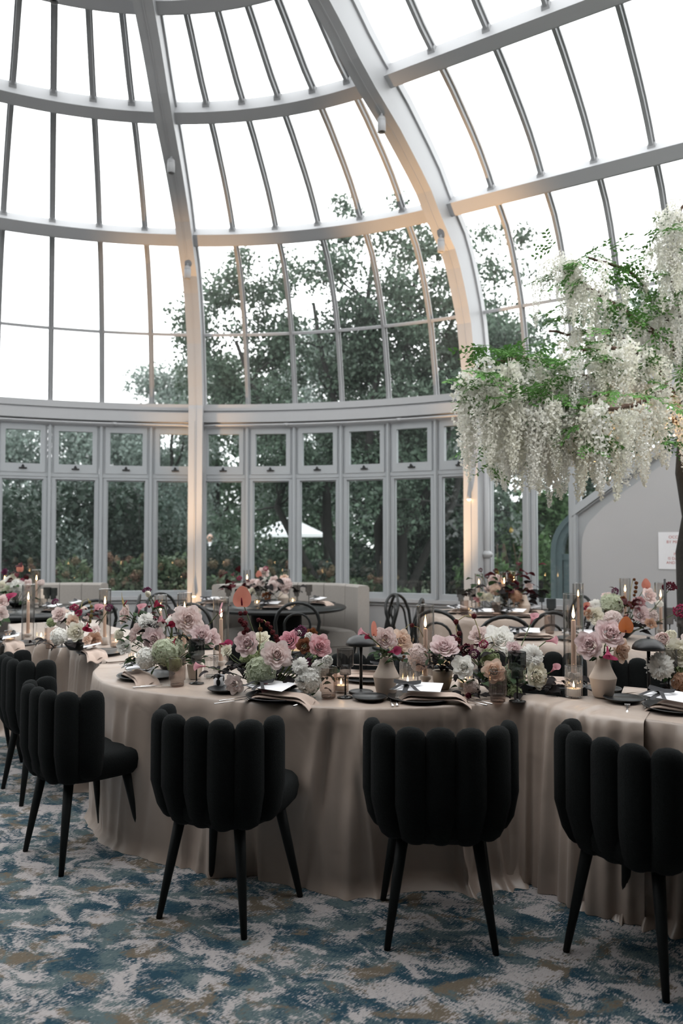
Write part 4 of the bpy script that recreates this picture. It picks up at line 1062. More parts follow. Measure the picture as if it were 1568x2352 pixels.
bent((-2.373, 7.52, 0.88), -.5, .85, 'black bentwood chair in front of the left black table')

# dark round tables
def round_black(label, x, y, r):
    t = thing('round_table', label, 'table', (x, y, 0))
    MB().lathe([(0, ZT - .035), (r - .02, ZT - .035), (r, ZT - .022), (r, ZT - .008), (r - .006, ZT), (0, ZT)], seg=64, cap=False).build('tabletop', M['blackwood'], t)
    MB().lathe([(r * .42, 0.0), (r * .42, .03), (r * .38, .05), (r * .36, ZT - .035)], seg=40).build('pedestal', M['black'], t)
    return t
TB = (-.68, 8.36); TL = (-2.98, 7.90); TR = (1.33, 7.50)
round_black('round black table in front of the banquette, right of the left rib', *TB, .73)
round_black('round black table at the left edge, in front of the left banquette', *TL, .74)
# far round table under a champagne cloth
t = thing('round_table', 'far round table in a champagne cloth beside the right arched rib', 'table', (*TR, 0))
mb = MB(); lp = [(.58 * cos(a), .58 * sin(a)) for a in np.linspace(0, 2 * pi, 140, endpoint=False)]
drape(mb, lp, 8, [9, 15, 24], hard=.022); mb.lathe([(0, ZT), (.4, ZT), (.57, ZT)], seg=48, cap=False); mb.build('tablecloth', M['satin'], t)

# curved banquettes
def banquette(label, x, y, r, a0, a1, n, seat_r, ztop):
    t = thing('banquette', label, 'sofa', (x, y, 0))
    def blk(r0, r1, z0, z1, aa, ab, nm, rnd=.02, k=6):
        mb = MB(); secs = []
        for i in range(k + 1):
            a = aa + (ab - aa) * i / k; c, s = cos(a), sin(a)
            q = [(r0, z0), (r1, z0), (r1, z1 - rnd), (r1 - rnd, z1), (r0 + rnd, z1), (r0, z1 - rnd)] if r1 > r0 else []
            secs.append([(c * rr, s * rr, zz) for rr, zz in q])
        sweep(mb, secs); return mb.build(nm, M['linen'], t, smooth=False)
    st = (a1 - a0) / n
    for i in range(n): blk(r - .13, r, .10, ztop, a0 + st * (i + .012), a0 + st * (i + .988), 'back_panel')
    blk(seat_r, r - .135, .30, .46, a0 + .02, a1 - .02, 'seat_cushion', .035, 24)
    blk(seat_r + .03, r - .02, .06, .295, a0 + .03, a1 - .03, 'base', .01, 24)
    return t
banquette('curved greige linen banquette behind the round black table', -.62, 8.40, .95, rad(14), rad(150), 6, .48, .945)
banquette('curved greige linen banquette with seamed back at the left, under the windows', -2.95, 7.95, .98, rad(68), rad(165), 6, .52, .965)

# ------------------------------------------------------------------ table ware
_proto = {}
def proto(key, builder):
    """first call builds the thing, later calls copy it with its parts"""
    def place(p, label, group=None, rz=0.0, scale=None):
        if key not in _proto:
            t = builder(); _proto[key] = t; t.location = p; t.rotation_euler = (0, 0, rz)
            t['label'] = label
            if group: t['group'] = group
            if scale: t.scale = (scale,) * 3
            return t
        r = dup(_proto[key], p, rz, label, group, scale or 1.0)
        if not group and 'group' in r: del r['group']
        return r
    return place
def T(name, cat): return thing(name, name, cat)

def b_goblet(mname, ribbed):
    def f():
        t = T('goblet', 'glass')
        prof = [(.005, .098), (.024, .10), (.0255, .104), (.0255, .134), (.036, .138), (.0375, .142), (.0375, .212)]
        MB().lathe(prof, seg=44 if ribbed else 28, cap=False, rib=.03 if ribbed else 0).build('bowl', M[mname], t)
        MB().lathe([(.0365, .21), (.038, .2125), (.0375, .2135)], seg=28, cap=False).build('rim', M[mname], t)
        MB().lathe([(.0, .001), (.036, .001), (.037, .003), (.030, .005), (.006, .008), (.0038, .02), (.0035, .085), (.007, .10)], seg=20, cap=False).build('foot', M['darkstem'], t)
        return t
    return f
M['darkstem'] = glassmat('smoked_stem_glass', (.16, .16, .16), 1.0, veil=.05, veilcol=(.1, .1, .1))
goblet = proto('goblet', b_goblet('smoke', False)); gobletd = proto('gobletd', b_goblet('darkglass', True))
def b_tumbler(mname, h, r, foot):
    def f():
        t = T('tumbler', 'glass')
        if foot: prof = [(0, .002), (r * .80, .003), (r * .82, .008), (r * .82, h * .20), (r * .97, h * .23), (r, h * .25), (r, h)]
        else: prof = [(0, .004), (r * .97, .004), (r, .012), (r, h)]
        MB().lathe(prof, seg=48, cap=False, rib=.045).build('ribbed_glass', M[mname], t, smooth=False)
        MB().lathe([(r * .96, h), (r * 1.01, h + .001), (r, h - .003)], seg=28, cap=False).build('rim', M['clear'], t)
        MB().lathe([(0, .012), (r * .78, .012), (r * .80, .002), (0, .001)], seg=24, cap=False).build('glass_base', M[mname], t)
        return t
    return f
tumbler = proto('tumbler', b_tumbler('rosy', .135, .037, True))
cup = proto('cup', b_tumbler('ribbed', .105, .034, False))
def b_votive(h, r, mname, wz):
    def f():
        t = T('votive_candle', 'candle')
        MB().lathe([(0, .003), (r * .95, .003), (r, .01), (r, h)], seg=48, cap=False, rib=.05).build('ribbed_glass', M[mname], t, smooth=False)
        MB().lathe([(r * .955, h), (r * 1.015, h + .001), (r, h - .003)], seg=28, cap=False).build('rim', M['clear'], t)
        MB().lathe([(r * .88, .010), (r * .88, wz), (r * .7, wz - .003), (0, wz - .004)], seg=20, cap=False).build('wax', M['whitewax'], t)
        MB().lathe([(.0012, wz - .004), (.0012, wz + .006)], seg=6).build('wick', M['black'], t)
        MB().lathe([(0.0005, wz + .002), (.0045, wz + .007), (.0050, wz + .011), (.003, wz + .019), (.0003, wz + .030)], seg=10, cap=False).build('flame', M['flame'], t)
        return t
    return f
votive = proto('votive', b_votive(.075, .033, 'ribbed', .034)); tallvotive = proto('tallvotive', b_votive(.138, .036, 'ribbed', .042))
rosyvotive = proto('rosyvotive', b_votive(.085, .033, 'rosy', .034))
def b_candle(h, holder):
    def f():
        t = T('taper_candle', 'candle')
        if holder: MB().lathe([(.0, 0), (.026, 0), (.027, .006), (.024, .014), (.017, .022), (.016, .028), (.026, .036), (.027, .048), (.024, .052), (.011, .052), (.011, .045)], seg=24, cap=False).build('marble_holder', M['marble'], t)
        else: MB().lathe([(.0, 0), (.024, 0), (.024, .05), (.012, .052), (.011, .045)], seg=20, cap=False).build('marble_holder', M['marble'], t)
        MB().lathe([(.0115, .045), (.0105, .05 + h * .5), (.0095, .05 + h - .004), (.006, .05 + h), (0, .05 + h + .001)], seg=16, cap=False).build('taper', M['wax'], t)
        MB().tube([(0, 0, .05 + h), (.001, 0, .05 + h + .010)], .0012, 5).build('wick', M['black'], t)
        z = .05 + h + .006
        MB().lathe([(.0004, z), (.0045, z + .006), (.0064, z + .013), (.0058, z + .02), (.0034, z + .033), (.0014, z + .043), (.0002, z + .052)], seg=10, cap=False).build('flame', M['flame'], t)
        return t
    return f
candle = proto('candle', b_candle(.225, True)); candle2 = proto('candle2', b_candle(.225, False))
def b_sleeve(h, r):
    def f():
        t = T('hurricane_glass', 'glass')
        MB().lathe([(r, .001), (r, h)], seg=36, cap=False).build('glass_tube', M['sleeve'], t)
        MB().lathe([(r - .0025, h), (r, h + .0015), (r + .001, h - .002)], seg=36, cap=False).build('rim', M['clear'], t)
        MB().lathe([(r - .0025, .001), (r - .0025, h)], seg=36, cap=False).build('inner_wall', M['sleeve'], t)
        return t
    return f
sleeve = proto('sleeve', b_sleeve(.385, .042))
def hurricane(p, label, rz=0, scale=None, kind=1):
    (candle if kind else candle2)(p, 'lit taper candle ' + label, 'taper candles in glass sleeves', rz, scale)
    sleeve(p, 'tall clear glass sleeve ' + label, 'tall glass sleeves', rz, scale)
def b_plate(r):
    def f():
        t = T('plate', 'plate')
        MB().lathe([(0, .002), (r * .62, .002), (r * .72, .003), (r * .97, .013), (r, .0155), (r * .985, .018), (r * .93, .0145), (r * .72, .007), (0, .006)], seg=48, cap=False).build('plate_body', M['blackplate'], t)
        MB().lathe([(r * .60, .0), (r * .62, .002), (r * .55, .002)], seg=32, cap=False).build('foot_ring', M['blackplate'], t)
        return t
    return f
side_plate = proto('side_plate', b_plate(.078)); charger = proto('charger', b_plate(.145))
def b_napkin():
    t = T('napkin', 'napkin')
    def layer(nm, L, W, z, ph, fold):
        mb = MB()
        def fn(u, v):
            x = (u - .5) * L; y = (v - .5) * W; e = abs(2 * u - 1); q = max(0, e - .55)
            zz = z + .004 * sin(3 * pi * v + ph) * (.4 + e) + .010 * (1 - (2 * v - 1) ** 2) * (1 - .6 * e) - .045 * q * q * 4
            return (x, y * (1 + .06 * e + .05 * sin(5 * u + ph)) + .010 * sin(4 * u + ph), zz + .010 * q * sin(9 * v + ph))
        mb.grid(fn, 18, 14)
        m2 = MB(); m2.v = list(mb.v); m2.f = list(mb.f); m2.tip = list(mb.tip); n = len(m2.v)
        m2.add([(p[0], p[1], p[2] - .003) for p in mb.v], [f[::-1] for f in mb.f]); m2.build(nm, M['napkin'], t)
    layer('folded_cloth', .32, .12, .021, .3, 0); layer('folded_cloth', .29, .10, .033, 1.9, 1)
    return t
napkin = proto('napkin', b_napkin)
def b_menu():
    t = T('menu_card', 'card')
    MB().add([(-.10, -.05, -.008), (.10, -.05, -.008), (.10, .05, .012), (-.10, .05, .012), (-.10, -.05, -.0068), (.10, -.05, -.0068), (.10, .05, .0132), (-.10, .05, .0132)], [(0, 3, 2, 1), (4, 5, 6, 7), (0, 1, 5, 4), (1, 2, 6, 5), (2, 3, 7, 6), (3, 0, 4, 7)]).build('card', M['card'], t, smooth=False)
    mb = MB(); mb.grid(lambda u, v: ((v - .5) * .022 - .05, (u - .5) * .125, .005 + .20 * ((u - .5) * .125) * 1.0 - .010 * max(0, abs(2 * u - 1) - .8) * 4), 12, 1)
    for s in (-1, 1):
        mb.grid(lambda u, v: (-.05 + s * (.060 * sin(pi * u) ** .8), .006 + (u - .5) * .034 + (v - .5) * .012, .012 + .010 * sin(pi * u) + (v - .5) * .012), 12, 2)
        mb.grid(lambda u, v: (-.05 + s * .06 * u + (v - .5) * .02, -.01 - .055 * u, .012 - .010 * u + .006 * sin(5 * u)), 8, 1)
    mb.ball((-.055, 0, .010), .011, 8, 5, (1, 1, .6)); mb.build('ribbon_bow', M['ribbon'], t)
    return t
menu = proto('menu', b_menu)
def b_fork():
    t = T('fork', 'cutlery'); mb = MB()
    mb.tube([(0, -.095, .004), (0, -.03, .006), (0, .035, .008)], [.0052, .0034, .003], 8, flat=.45)
    mb.grid(lambda u, v: ((u - .5) * (.012 + .010 * min(1, v * 2.2)), .033 + .028 * v, .008 + .003 * sin(pi * v) * -1), 4, 4)
    for k in range(4): mb.tube([(-.0093 + k * .0062, .060, .008), (-.0093 + k * .0062, .08, .006), (-.0090 + k * .0060, .098, .009)], [.0019, .0017, .0009], 5, flat=.6)
    mb.build('fork_body', M['silver'], t); return t
fork = proto('fork', b_fork)
def b_knife():
    t = T('knife', 'cutlery'); MB().tube([(0, -.10, .005), (0, -.05, .006), (0, .0, .006)], [.0058, .005, .0038], 8, flat=.55).build('handle', M['silver'], t)
    mb = MB(); mb.add([(-.004, 0, .005), (.005, 0, .005), (.006, .09, .005), (-.003, .112, .005), (-.004, 0, .007), (.005, 0, .0062), (.006, .09, .006), (-.003, .112, .0065)], [(0, 1, 2, 3), (7, 6, 5, 4), (0, 4, 5, 1), (1, 5, 6, 2), (2, 6, 7, 3), (3, 7, 4, 0)]); mb.build('blade', M['silver'], t, smooth=False); return t
knife = proto('knife', b_knife)
def b_lamp():
    t = T('table_lamp', 'lamp')
    MB().lathe([(0, 0), (.056, 0), (.057, .004), (.05, .008), (.012, .011), (.008, .016)], seg=32, cap=False).build('base', M['black'], t)
    MB().lathe([(.0075, .01), (.0075, .225)], seg=14).build('stem', M['black'], t)
    MB().lathe([(.0, .262), (.012, .262), (.034, .257), (.056, .245), (.067, .230), (.071, .215), (.069, .214), (.062, .222), (.0, .232)], seg=36, cap=False).build('shade', M['black'], t)
    MB().lathe([(.0, .270), (.007, .270), (.008, .262)], seg=12, cap=False).build('finial', M['black'], t); return t
lamp = proto('lamp', b_lamp)
def b_vase():
    t = T('vase', 'vase')
    MB().lathe([(0, .001), (.040, .001), (.043, .006), (.0515, .042), (.0585, .080), (.0590, .0835)], seg=48, cap=False).lathe([(.0590, .0835), (.0585, .086), (.047, .108), (.036, .132), (.0295, .155), (.0265, .175), (.0245, .176), (.0235, .170), (.026, .150)], seg=48, cap=False).build('vase_body', M['beige'], t); return t
vase = proto('vase', b_vase)
def b_bowl():
    t = T('flower_pot', 'vase')
    MB().lathe([(0, .001), (.030, .001), (.033, .004), (.044, .04), (.047, .085), (.045, .086), (.043, .08)], seg=36, cap=False).build('pot_body', M['taupe'], t); return t
pot = proto('pot', b_bowl)
def b_hex():
    t = T('flower_pot', 'vase')
    MB().lathe([(0, .001), (.030, .001), (.041, .07), (.039, .071), (.036, .05)], seg=6, cap=False).build('pot_body', M['beige'], t, smooth=False); return t
hexpot = proto('hexpot', b_hex)
def b_spotcup():
    t = T('spotted_cup', 'cup')
    MB().lathe([(0, .001), (.024, .001), (.026, .004), (.026, .058), (.022, .062), (.019, .064)], seg=24, cap=False).build('cup_body', M['card'], t)
    for a, z, s in ((-1.6, .03, 1.0), (-.5, .045, .7), (.9, .02, .8), (2.6, .04, .9)):
        mb = MB(); mb.grid(lambda u, v: (.0266 * cos(a + (u - .5) * .75 * s * (sin(pi * v) ** .5)), .0266 * sin(a + (u - .5) * .75 * s * (sin(pi * v) ** .5)), z + (v - .5) * .036 * s), 6, 6); mb.build('black_spot', M['black'], t)
    return t
spotcup = proto('spotcup', b_spotcup)

Z = ZT + .001
GT = 'rosy ribbed tumblers'; GP = 'small black side plates'; GN = 'folded champagne napkins'; GF = 'silver forks'; GK = 'silver knives'; GM = 'white menu cards'; GV = 'lit glass votives'; GG = 'smoked goblets'; GC2 = 'large black plates'
def setting_place(p, rz, where, menu_on=True, forks=True, knives=True, side=True):
    """one cover: charger, folded napkin, menu card with bow, cutlery"""
    c, s = cos(rz), sin(rz)
    def at(dx, dy, dz=0): return (p[0] + dx * c - dy * s, p[1] + dx * s + dy * c, p[2] + dz)
    charger(at(0, 0), 'large black plate ' + where, GC2, rz)
    napkin(at(.045, -.055, -.002), 'folded champagne napkin on the black plate ' + where, GN, rz - .12)
    if menu_on: menu(at(-.015, -.05, .062), 'white menu card with black bow ' + where, GM, rz - .3)
    if forks:
        fork(at(-.19, -.02), 'outer silver fork left of the plate ' + where, GF, rz + .03); fork(at(-.165, -.02), 'inner silver fork beside the plate ' + where, GF, rz - .02)
    if knives:
        knife(at(.19, -.02), 'outer silver knife right of the plate ' + where, GK, rz + .25); knife(at(.165, -.02), 'inner silver knife beside the plate ' + where, GK, rz + .28)
    if side: side_plate(at(-.24, .07), 'small black side plate ' + where, GP)

# ---- front table, middle
W1 = 'at the centre front place'
setting_place((.345, 3.50, Z), rad(2), W1, side=False, forks=False, knives=False)
fork((0.211, 3.435, 0.751), 'outer of the two silver forks at the centre front place', GF, rad(2)); fork((0.237, 3.444, 0.751), 'inner of the two silver forks at the centre front place', GF, rad(-3))
knife((0.552, 3.435, 0.751), 'left silver knife at the centre front place', GK, rad(33)); knife((0.583, 3.463, 0.751), 'right silver knife at the centre front place', GK, rad(30))
side_plate((0.121, 3.491, 0.751), 'small black side plate in front of the black lamp', GP)
W2 = 'at the front place left of centre'
setting_place((-0.276, 3.529, 0.751), rad(-18), W2, side=False, forks=False, knives=False)
fork((-0.448, 3.5, 0.751), 'upper silver fork at the front place left of centre', GF, rad(-55)); fork((-0.455, 3.435, 0.751), 'lower silver fork at the front place left of centre', GF, rad(-60))
knife((-0.156, 3.426, 0.751), 'silver knife at the front place left of centre', GK, rad(-25))
side_plate((-0.537, 3.679, 0.751), 'small black side plate below the spotted cup', GP)
W3 = 'at the left end of the front table'
setting_place((-0.987, 4.047, 0.751), rad(-50), W3, side=False, forks=False, knives=False)
knife((-0.879, 3.775, 0.751), 'silver knife before the left end place', GK, rad(-75)); knife((-0.852, 3.809, 0.751), 'second silver knife before the left end place', GK, rad(-72))
side_plate((-1.062, 4.232, 0.751), 'small black side plate at the left end of the front table', GP)
setting_place((0.142, 3.972, 0.751), rad(182), 'across the front table, behind the black lamp', side=False, forks=False, knives=False)
setting_place((1.01, 3.786, 0.751), rad(170), 'across the front table, behind the tall ribbed glass', side=False, forks=False, knives=False, menu_on=False)
# ---- left table
setting_place((-1.462, 4.869, 0.751), rad(-55), 'at the near place of the left table', side=False, forks=False, knives=False)
setting_place((-2.117, 5.266, 0.751), rad(-52), 'at the far left place of the left table', side=False, forks=False, knives=False)
# ---- right table
setting_place((1.384, 3.287, 0.751), rad(-38), 'at the right front place', side=False, forks=False, knives=False)
fork((1.176, 3.304, 0.751), 'silver fork hanging at the table edge below the right black plate', GF, rad(-20)); fork((1.293, 3.39, 0.751), 'silver fork tucked under the right napkin', GF, rad(-25))
side_plate((1.215, 3.454, 0.751), 'small black side plate in front of the right black lamp', GP, 0, 1.1)
side_plate((1.2, 3.679, 0.751), 'dark plate under the right beige vase', GP, 0, 1.05)

vase((0.201, 3.597, 0.751), 'beige angular ceramic vase in the centre, beside the black lamp')
vase((1.157, 3.548, 0.753), 'beige angular ceramic vase at the right, with large dusty roses')
pot((0.471, 3.743, 0.751), 'taupe ceramic cup vase holding one open mauve rose')
hexpot((-0.736, 4.021, 0.751), 'small faceted beige pot below the pink calla')
spotcup((-0.574, 3.764, 0.751), 'small white cup with black cow-hide spots')
lamp((0.089, 3.658, 0.751), 'black mushroom table lamp beside the centre beige vase')
lamp((1.349, 3.519, 0.751), 'black mushroom table lamp at the right, behind the black side plate', None, 0, 1.0)

tallvotive((0.304, 3.679, 0.751), 'tall ribbed clear glass with a low candle, right of the centre vase', GV)
tallvotive((1.024, 3.538, 0.751), 'tall ribbed clear glass left of the right beige vase', GV)
tallvotive((-1.135, 4.405, 0.751), 'tall ribbed clear glass with a candle at the left end of the front table', GV)
rosyvotive((-0.002, 3.658, 0.751), 'small ribbed candle glass behind the rosy tumbler', GV)
votive((0.577, 3.743, 0.751), 'small clear candle glass behind the white rose', GV)
cup((-0.659, 4.047, 0.751), 'clear ribbed glass behind the faceted pot', None)
tumbler((-0.057, 3.529, 0.751), 'rosy ribbed tumbler under the white ranunculus', GT)
tumbler((0.671, 3.444, 0.751), 'rosy ribbed tumbler before the pale peach rose', GT)
tumbler((-0.78, 3.809, 0.751), 'rosy ribbed tumbler at the left end of the front table', GT)
goblet((0.017, 3.538, 0.751), 'smoked goblet left of the centre black lamp', GG)
gobletd((0.757, 3.454, 0.751), 'dark green ribbed goblet before the white chrysanthemum', GG)
gobletd((-0.701, 3.877, 0.751), 'dark smoked goblet among the left front flowers', GG)
goblet((1.444, 3.538, 0.751), 'smoked goblet under the right-edge flowers', GG)
hurricane((0.398, 3.798, 0.751), 'right of the centre vase', 0, 1.0)
hurricane((1.114, 3.843, 0.751), 'behind the right beige vase', 1, 1.13)
hurricane((-0.641, 4.26, 0.751), 'behind the tall orange anthurium', 0, 1.0)
hurricane((-0.911, 4.642, 0.751), 'among the left front flowers, in front of the lit rib', 2, 1.0)
hurricane((-1.11, 4.906, 0.751), 'behind the dark red calla at the left', 0, .92)
# left table glass
hurricane((-2.151, 5.49, 0.751), 'at the left edge, in front of the black table', 0, 1.0)
hurricane((-1.571, 5.309, 0.751), 'between the two left flower groups', 1, .95, 0)
rosyvotive((-2.219, 5.353, 0.751), 'small candle glass at the far left edge', GV); rosyvotive((-1.46, 5.181, 0.751), 'small candle glass beside the left white rose', GV)
tallvotive((-2.009, 5.353, 0.751), 'tall ribbed candle glass right of the left edge candle', GV)
tumbler((-1.85, 5.1, 0.751), 'rosy tumbler before the left low flowers', GT)
goblet((-1.809, 5.181, 0.751), 'smoked goblet before the left low flowers', GG)
# middle-distance table at the right
ZM = .751
hurricane((1.777, 6, 0.751), 'on the middle-distance table, left of its flowers', 0, .95)
hurricane((2.256, 6.355, 0.751), 'on the middle-distance table, tall before the white wall', 0, 1.0)
hurricane((2.29, 5.734, 0.751), 'on the middle-distance table near the right edge', 1, 1.0)
setting_place((1.291, 5.634, 0.751), rad(5), 'at the left end of the middle-distance table', side=False, forks=False, knives=False)
setting_place((1.63, 5.537, 0.751), rad(5), 'in the middle of the middle-distance table', side=False, forks=False, knives=False)
tumbler((1.54, 5.918, 0.751), 'rosy tumbler at the left end of the middle-distance table', GT); gobletd((1.701, 6.483, 0.751), 'tall smoked goblet at the left end of the middle-distance table', GG)
goblet((2.311, 5.634, 0.751), 'smoked goblet on the middle-distance table beside the tree trunk', GG); goblet((2.307, 5.443, 0.751), 'smoked goblet at the right edge of the middle-distance table', GG)
tp = T('table_stand', 'stand'); tp.location = (2.167, 5.353, 0.751); tp['label'] = 'slim black metal stand on the middle-distance table, before the white wall'
MB().lathe([(0, 0), (.05, 0), (.05, .006), (.01, .01)], seg=20).build('base', M['black'], tp); MB().lathe([(.0075, .008), (.0075, .43), (0, .432)], seg=10).build('post', M['black'], tp)
# far round cloth table
for p, a, lb in (((1.051, 7.54, 0.751), 60, 'left side'), ((1.257, 7.19, 0.751), 15, 'near left'), ((1.57, 7.19, 0.751), -15, 'near right'), ((1.84, 7.54, 0.751), -60, 'right side')):
    setting_place(p, rad(a), 'on the far round table, ' + lb, side=False, forks=False, knives=False)
hurricane((1.32, 7.67, 0.751), 'at the left of the far round table', 0, .95); hurricane((1.536, 7.54, 0.751), 'in the middle of the far round table', 0, 1.0); hurricane((1.674, 7.76, 0.751), 'at the back of the far round table', 0, 1.0)
votive((1.195, 7.36, 0.751), 'candle glass at the left of the far round table', GV); votive((1.582, 7.3, 0.751), 'candle glass at the front of the far round table', GV)
goblet((1.151, 7.71, 0.751), 'smoked goblet at the left of the far round table', GG); goblet((1.271, 7.8, 0.751), 'smoked goblet beside the left candle of the far round table', GG); gobletd((1.485, 7.29, 0.751), 'dark goblet at the front of the far round table', GG); gobletd((1.852, 7.71, 0.751), 'dark goblet at the right of the far round table', GG); gobletd((1.902, 7.59, 0.751), 'second dark goblet at the right of the far round table', GG)
tumbler((1.126, 7.33, 0.751), 'rosy tumbler at the left of the far round table', GT); tumbler((1.377, 7.12, 0.751), 'rosy tumbler at the front of the far round table', GT)
vase((1.703, 7.46, 0.751), 'beige vase on the far round table')
# round black table
hurricane((-1.011, 8.548, 0.751), 'on the round black table, left of its flowers', 0, .95); hurricane((-0.6, 8.663, 0.751), 'on the round black table, right of its flowers', 1, .95)
votive((-0.874, 8.273, 0.751), 'candle glass on the round black table, left', GV); votive((-0.518, 8.491, 0.751), 'candle glass on the round black table, right', GV)
goblet((-1.187, 8.381, 0.751), 'smoked goblet at the left of the round black table', GG); goblet((-0.873, 8.436, 0.751), 'smoked goblet before the flowers of the round black table', GG); goblet((-0.47, 8.381, 0.751), 'smoked goblet right of the flowers on the round black table', GG); goblet((-0.347, 8.491, 0.751), 'second smoked goblet right of the flowers on the round black table', GG)
vase((-0.612, 8.381, 0.751), 'pale beige vase on the round black table')
for p, a, lb in (((-1.425, 8.605, 0.751), 40, 'left side'), ((-0.699, 8.066, 0.751), 0, 'near side'), ((-0.206, 8.605, 0.751), -40, 'right side')):
    setting_place(p, rad(a), 'on the round black table, ' + lb, side=False, forks=False, knives=False)
# left black table
hurricane((-3.512, 8.326, 0.751), 'on the left black table, at the frame edge', 0, .95); hurricane((-3.1, 8.116, 0.751), 'on the left black table, right of its flowers', 0, 1.0)
goblet((-3.195, 7.821, 0.751), 'smoked goblet on the left black table, at the left', GG); gobletd((-2.952, 8.015, 0.751), 'dark goblet on the left black table', GG); gobletd((-2.855, 7.917, 0.751), 'second dark goblet on the left black table', GG)
vase((-3.117, 8.326, 0.751), 'beige vase with a pink flower on the left black table')
for p, a, lb in (((-2.753, 7.727, 0.751), -20, 'near right'), ((-2.649, 8.116, 0.751), -45, 'right side')):
    setting_place(p, rad(a), 'on the left black table, ' + lb, side=False, forks=False, knives=False)

# ------------------------------------------------------------------ flowers: each bloom opens along +z with a radius of about one
import mathutils
def petal_layer(mb, g, n, r0, L, opn, w, curl, z0, jit=.12, nu=6, nv=5, tip0=0.0, notch=.0, ruffle=0.0):
    for i in range(n):
        a0 = 2 * pi * (i + g.uniform(-.15, .15)) / n + g.uniform(0, .4); LL = L * g.uniform(1 - jit, 1 + jit); op = opn + g.uniform(-.15, .15); ph = g.uniform(0, 6)
        def fn(u, v):
            s = 2 * u - 1; e = sqrt(1 - .88 * (max(0, v - .45) / .55) ** 2.6); wid = w * (.62 + .38 * min(1, v * 1.7)) * e
            a = a0 + s * wid
            rr = r0 + LL * (sin(op) * v + curl * v ** 4 * .5) - .06 * s * s * v; z = z0 + LL * cos(op) * (v - .3 * curl * v ** 4) - .10 * s * s * v * LL * sin(op) + notch * (1 - abs(s)) * v ** 6
            z += ruffle * sin(7 * s + ph) * v * v
            rr = max(.01, rr)
            return (rr * cos(a), rr * sin(a), z)
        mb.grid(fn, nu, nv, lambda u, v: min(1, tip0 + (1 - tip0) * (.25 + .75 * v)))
def rose_mesh(seed, openness=1.0):
    g = random.Random(seed); mb = MB(); o = openness
    for k, (n, r0, L, op, w, cu, z0, t0) in enumerate([(3, .02, .44, -.08, 1.3, .0, .07, .0), (3, .07, .47, -.02, 1.3, .0, .05, .05), (4, .13, .50, .05, 1.1, .05, .03, .15), (5, .20, .53, .12 * o, .95, .12, .0, .25), (6, .28, .57, .22 * o, .80, .25, -.05, .4), (7, .36, .61, .38 * o, .70, .38, -.12, .55), (7, .42, .66, .62 * o, .66, .48, -.20, .7), (7, .40, .72, .88 * o, .66, .50, -.28, .85)]):
        petal_layer(mb, g, n, r0, L, op, w, cu, z0, jit=.16, tip0=t0, notch=.0, ruffle=.006 * k)
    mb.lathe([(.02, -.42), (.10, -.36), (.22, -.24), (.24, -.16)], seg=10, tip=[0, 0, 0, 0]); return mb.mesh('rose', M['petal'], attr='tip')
def garden_mesh(seed):
    g = random.Random(seed); mb = MB()
    for n, r0, L, op, w, cu, z0, t0 in [(9, .05, .38, .15, .5, -.2, -.02, .0), (11, .18, .42, .25, .42, -.15, -.05, .15), (11, .32, .46, .3, .4, -.1, -.10, .35), (8, .42, .58, .42, .5, .05, -.2, .6), (7, .42, .66, .75, .58, .15, -.26, .8), (6, .38, .70, 1.15, .6, .15, -.28, .9)]:
        petal_layer(mb, g, n, r0, L, op, w, cu, z0, tip0=t0, nu=5, nv=4, ruffle=.03)
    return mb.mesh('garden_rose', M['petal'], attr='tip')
def ranunculus_mesh(seed):
    g = random.Random(seed); mb = MB()
    for k in range(7):
        u = k / 6; petal_layer(mb, g, 6 + k // 2, .06 + .50 * u, .55 + .1 * u, -.35 + .75 * u, .62, -.25, -.05 - .30 * u, tip0=.3 + .5 * u, nu=5, nv=4)
    mb.ball((0, 0, .2), .2, 8, 5, tip=.1); return mb.mesh('ranunculus', M['petal'], attr='tip')
def mum_mesh(seed):
    g = random.Random(seed); mb = MB()
    for k in range(11):
        u = k / 10; n = 12 + 2 * k
        for i in range(n):
            a = 2 * pi * (i + .5 * (k % 2)) / n + g.uniform(-.08, .08); L = (.35 + .60 * u) * g.uniform(.85, 1.1); el = 1.35 - 1.55 * u + g.uniform(-.1, .1); w = .065 + .035 * u
            d = np.array((cos(a) * cos(el), sin(a) * cos(el), sin(el))); s = np.array((-sin(a), cos(a), 0)); nn = np.cross(d, s)
            b = d * .06; V = []
            for t, ww, up in ((0, .5, 0), (.4, 1, -.03), (.8, 1.1, .02), (1, .35, .10)):
                c = b + d * L * t - nn * up; V += [c - s * w * ww, c + nn * -.02, c + s * w * ww]
            F = []
            for j in range(3):
                for q in range(2): F.append((j * 3 + q, j * 3 + q + 1, j * 3 + q + 4, j * 3 + q + 3))
            mb.add(V, F, [.5, .4, .5] + [1.0] * 9)
    return mb.mesh('chrysanthemum', M['petal'], attr='tip')
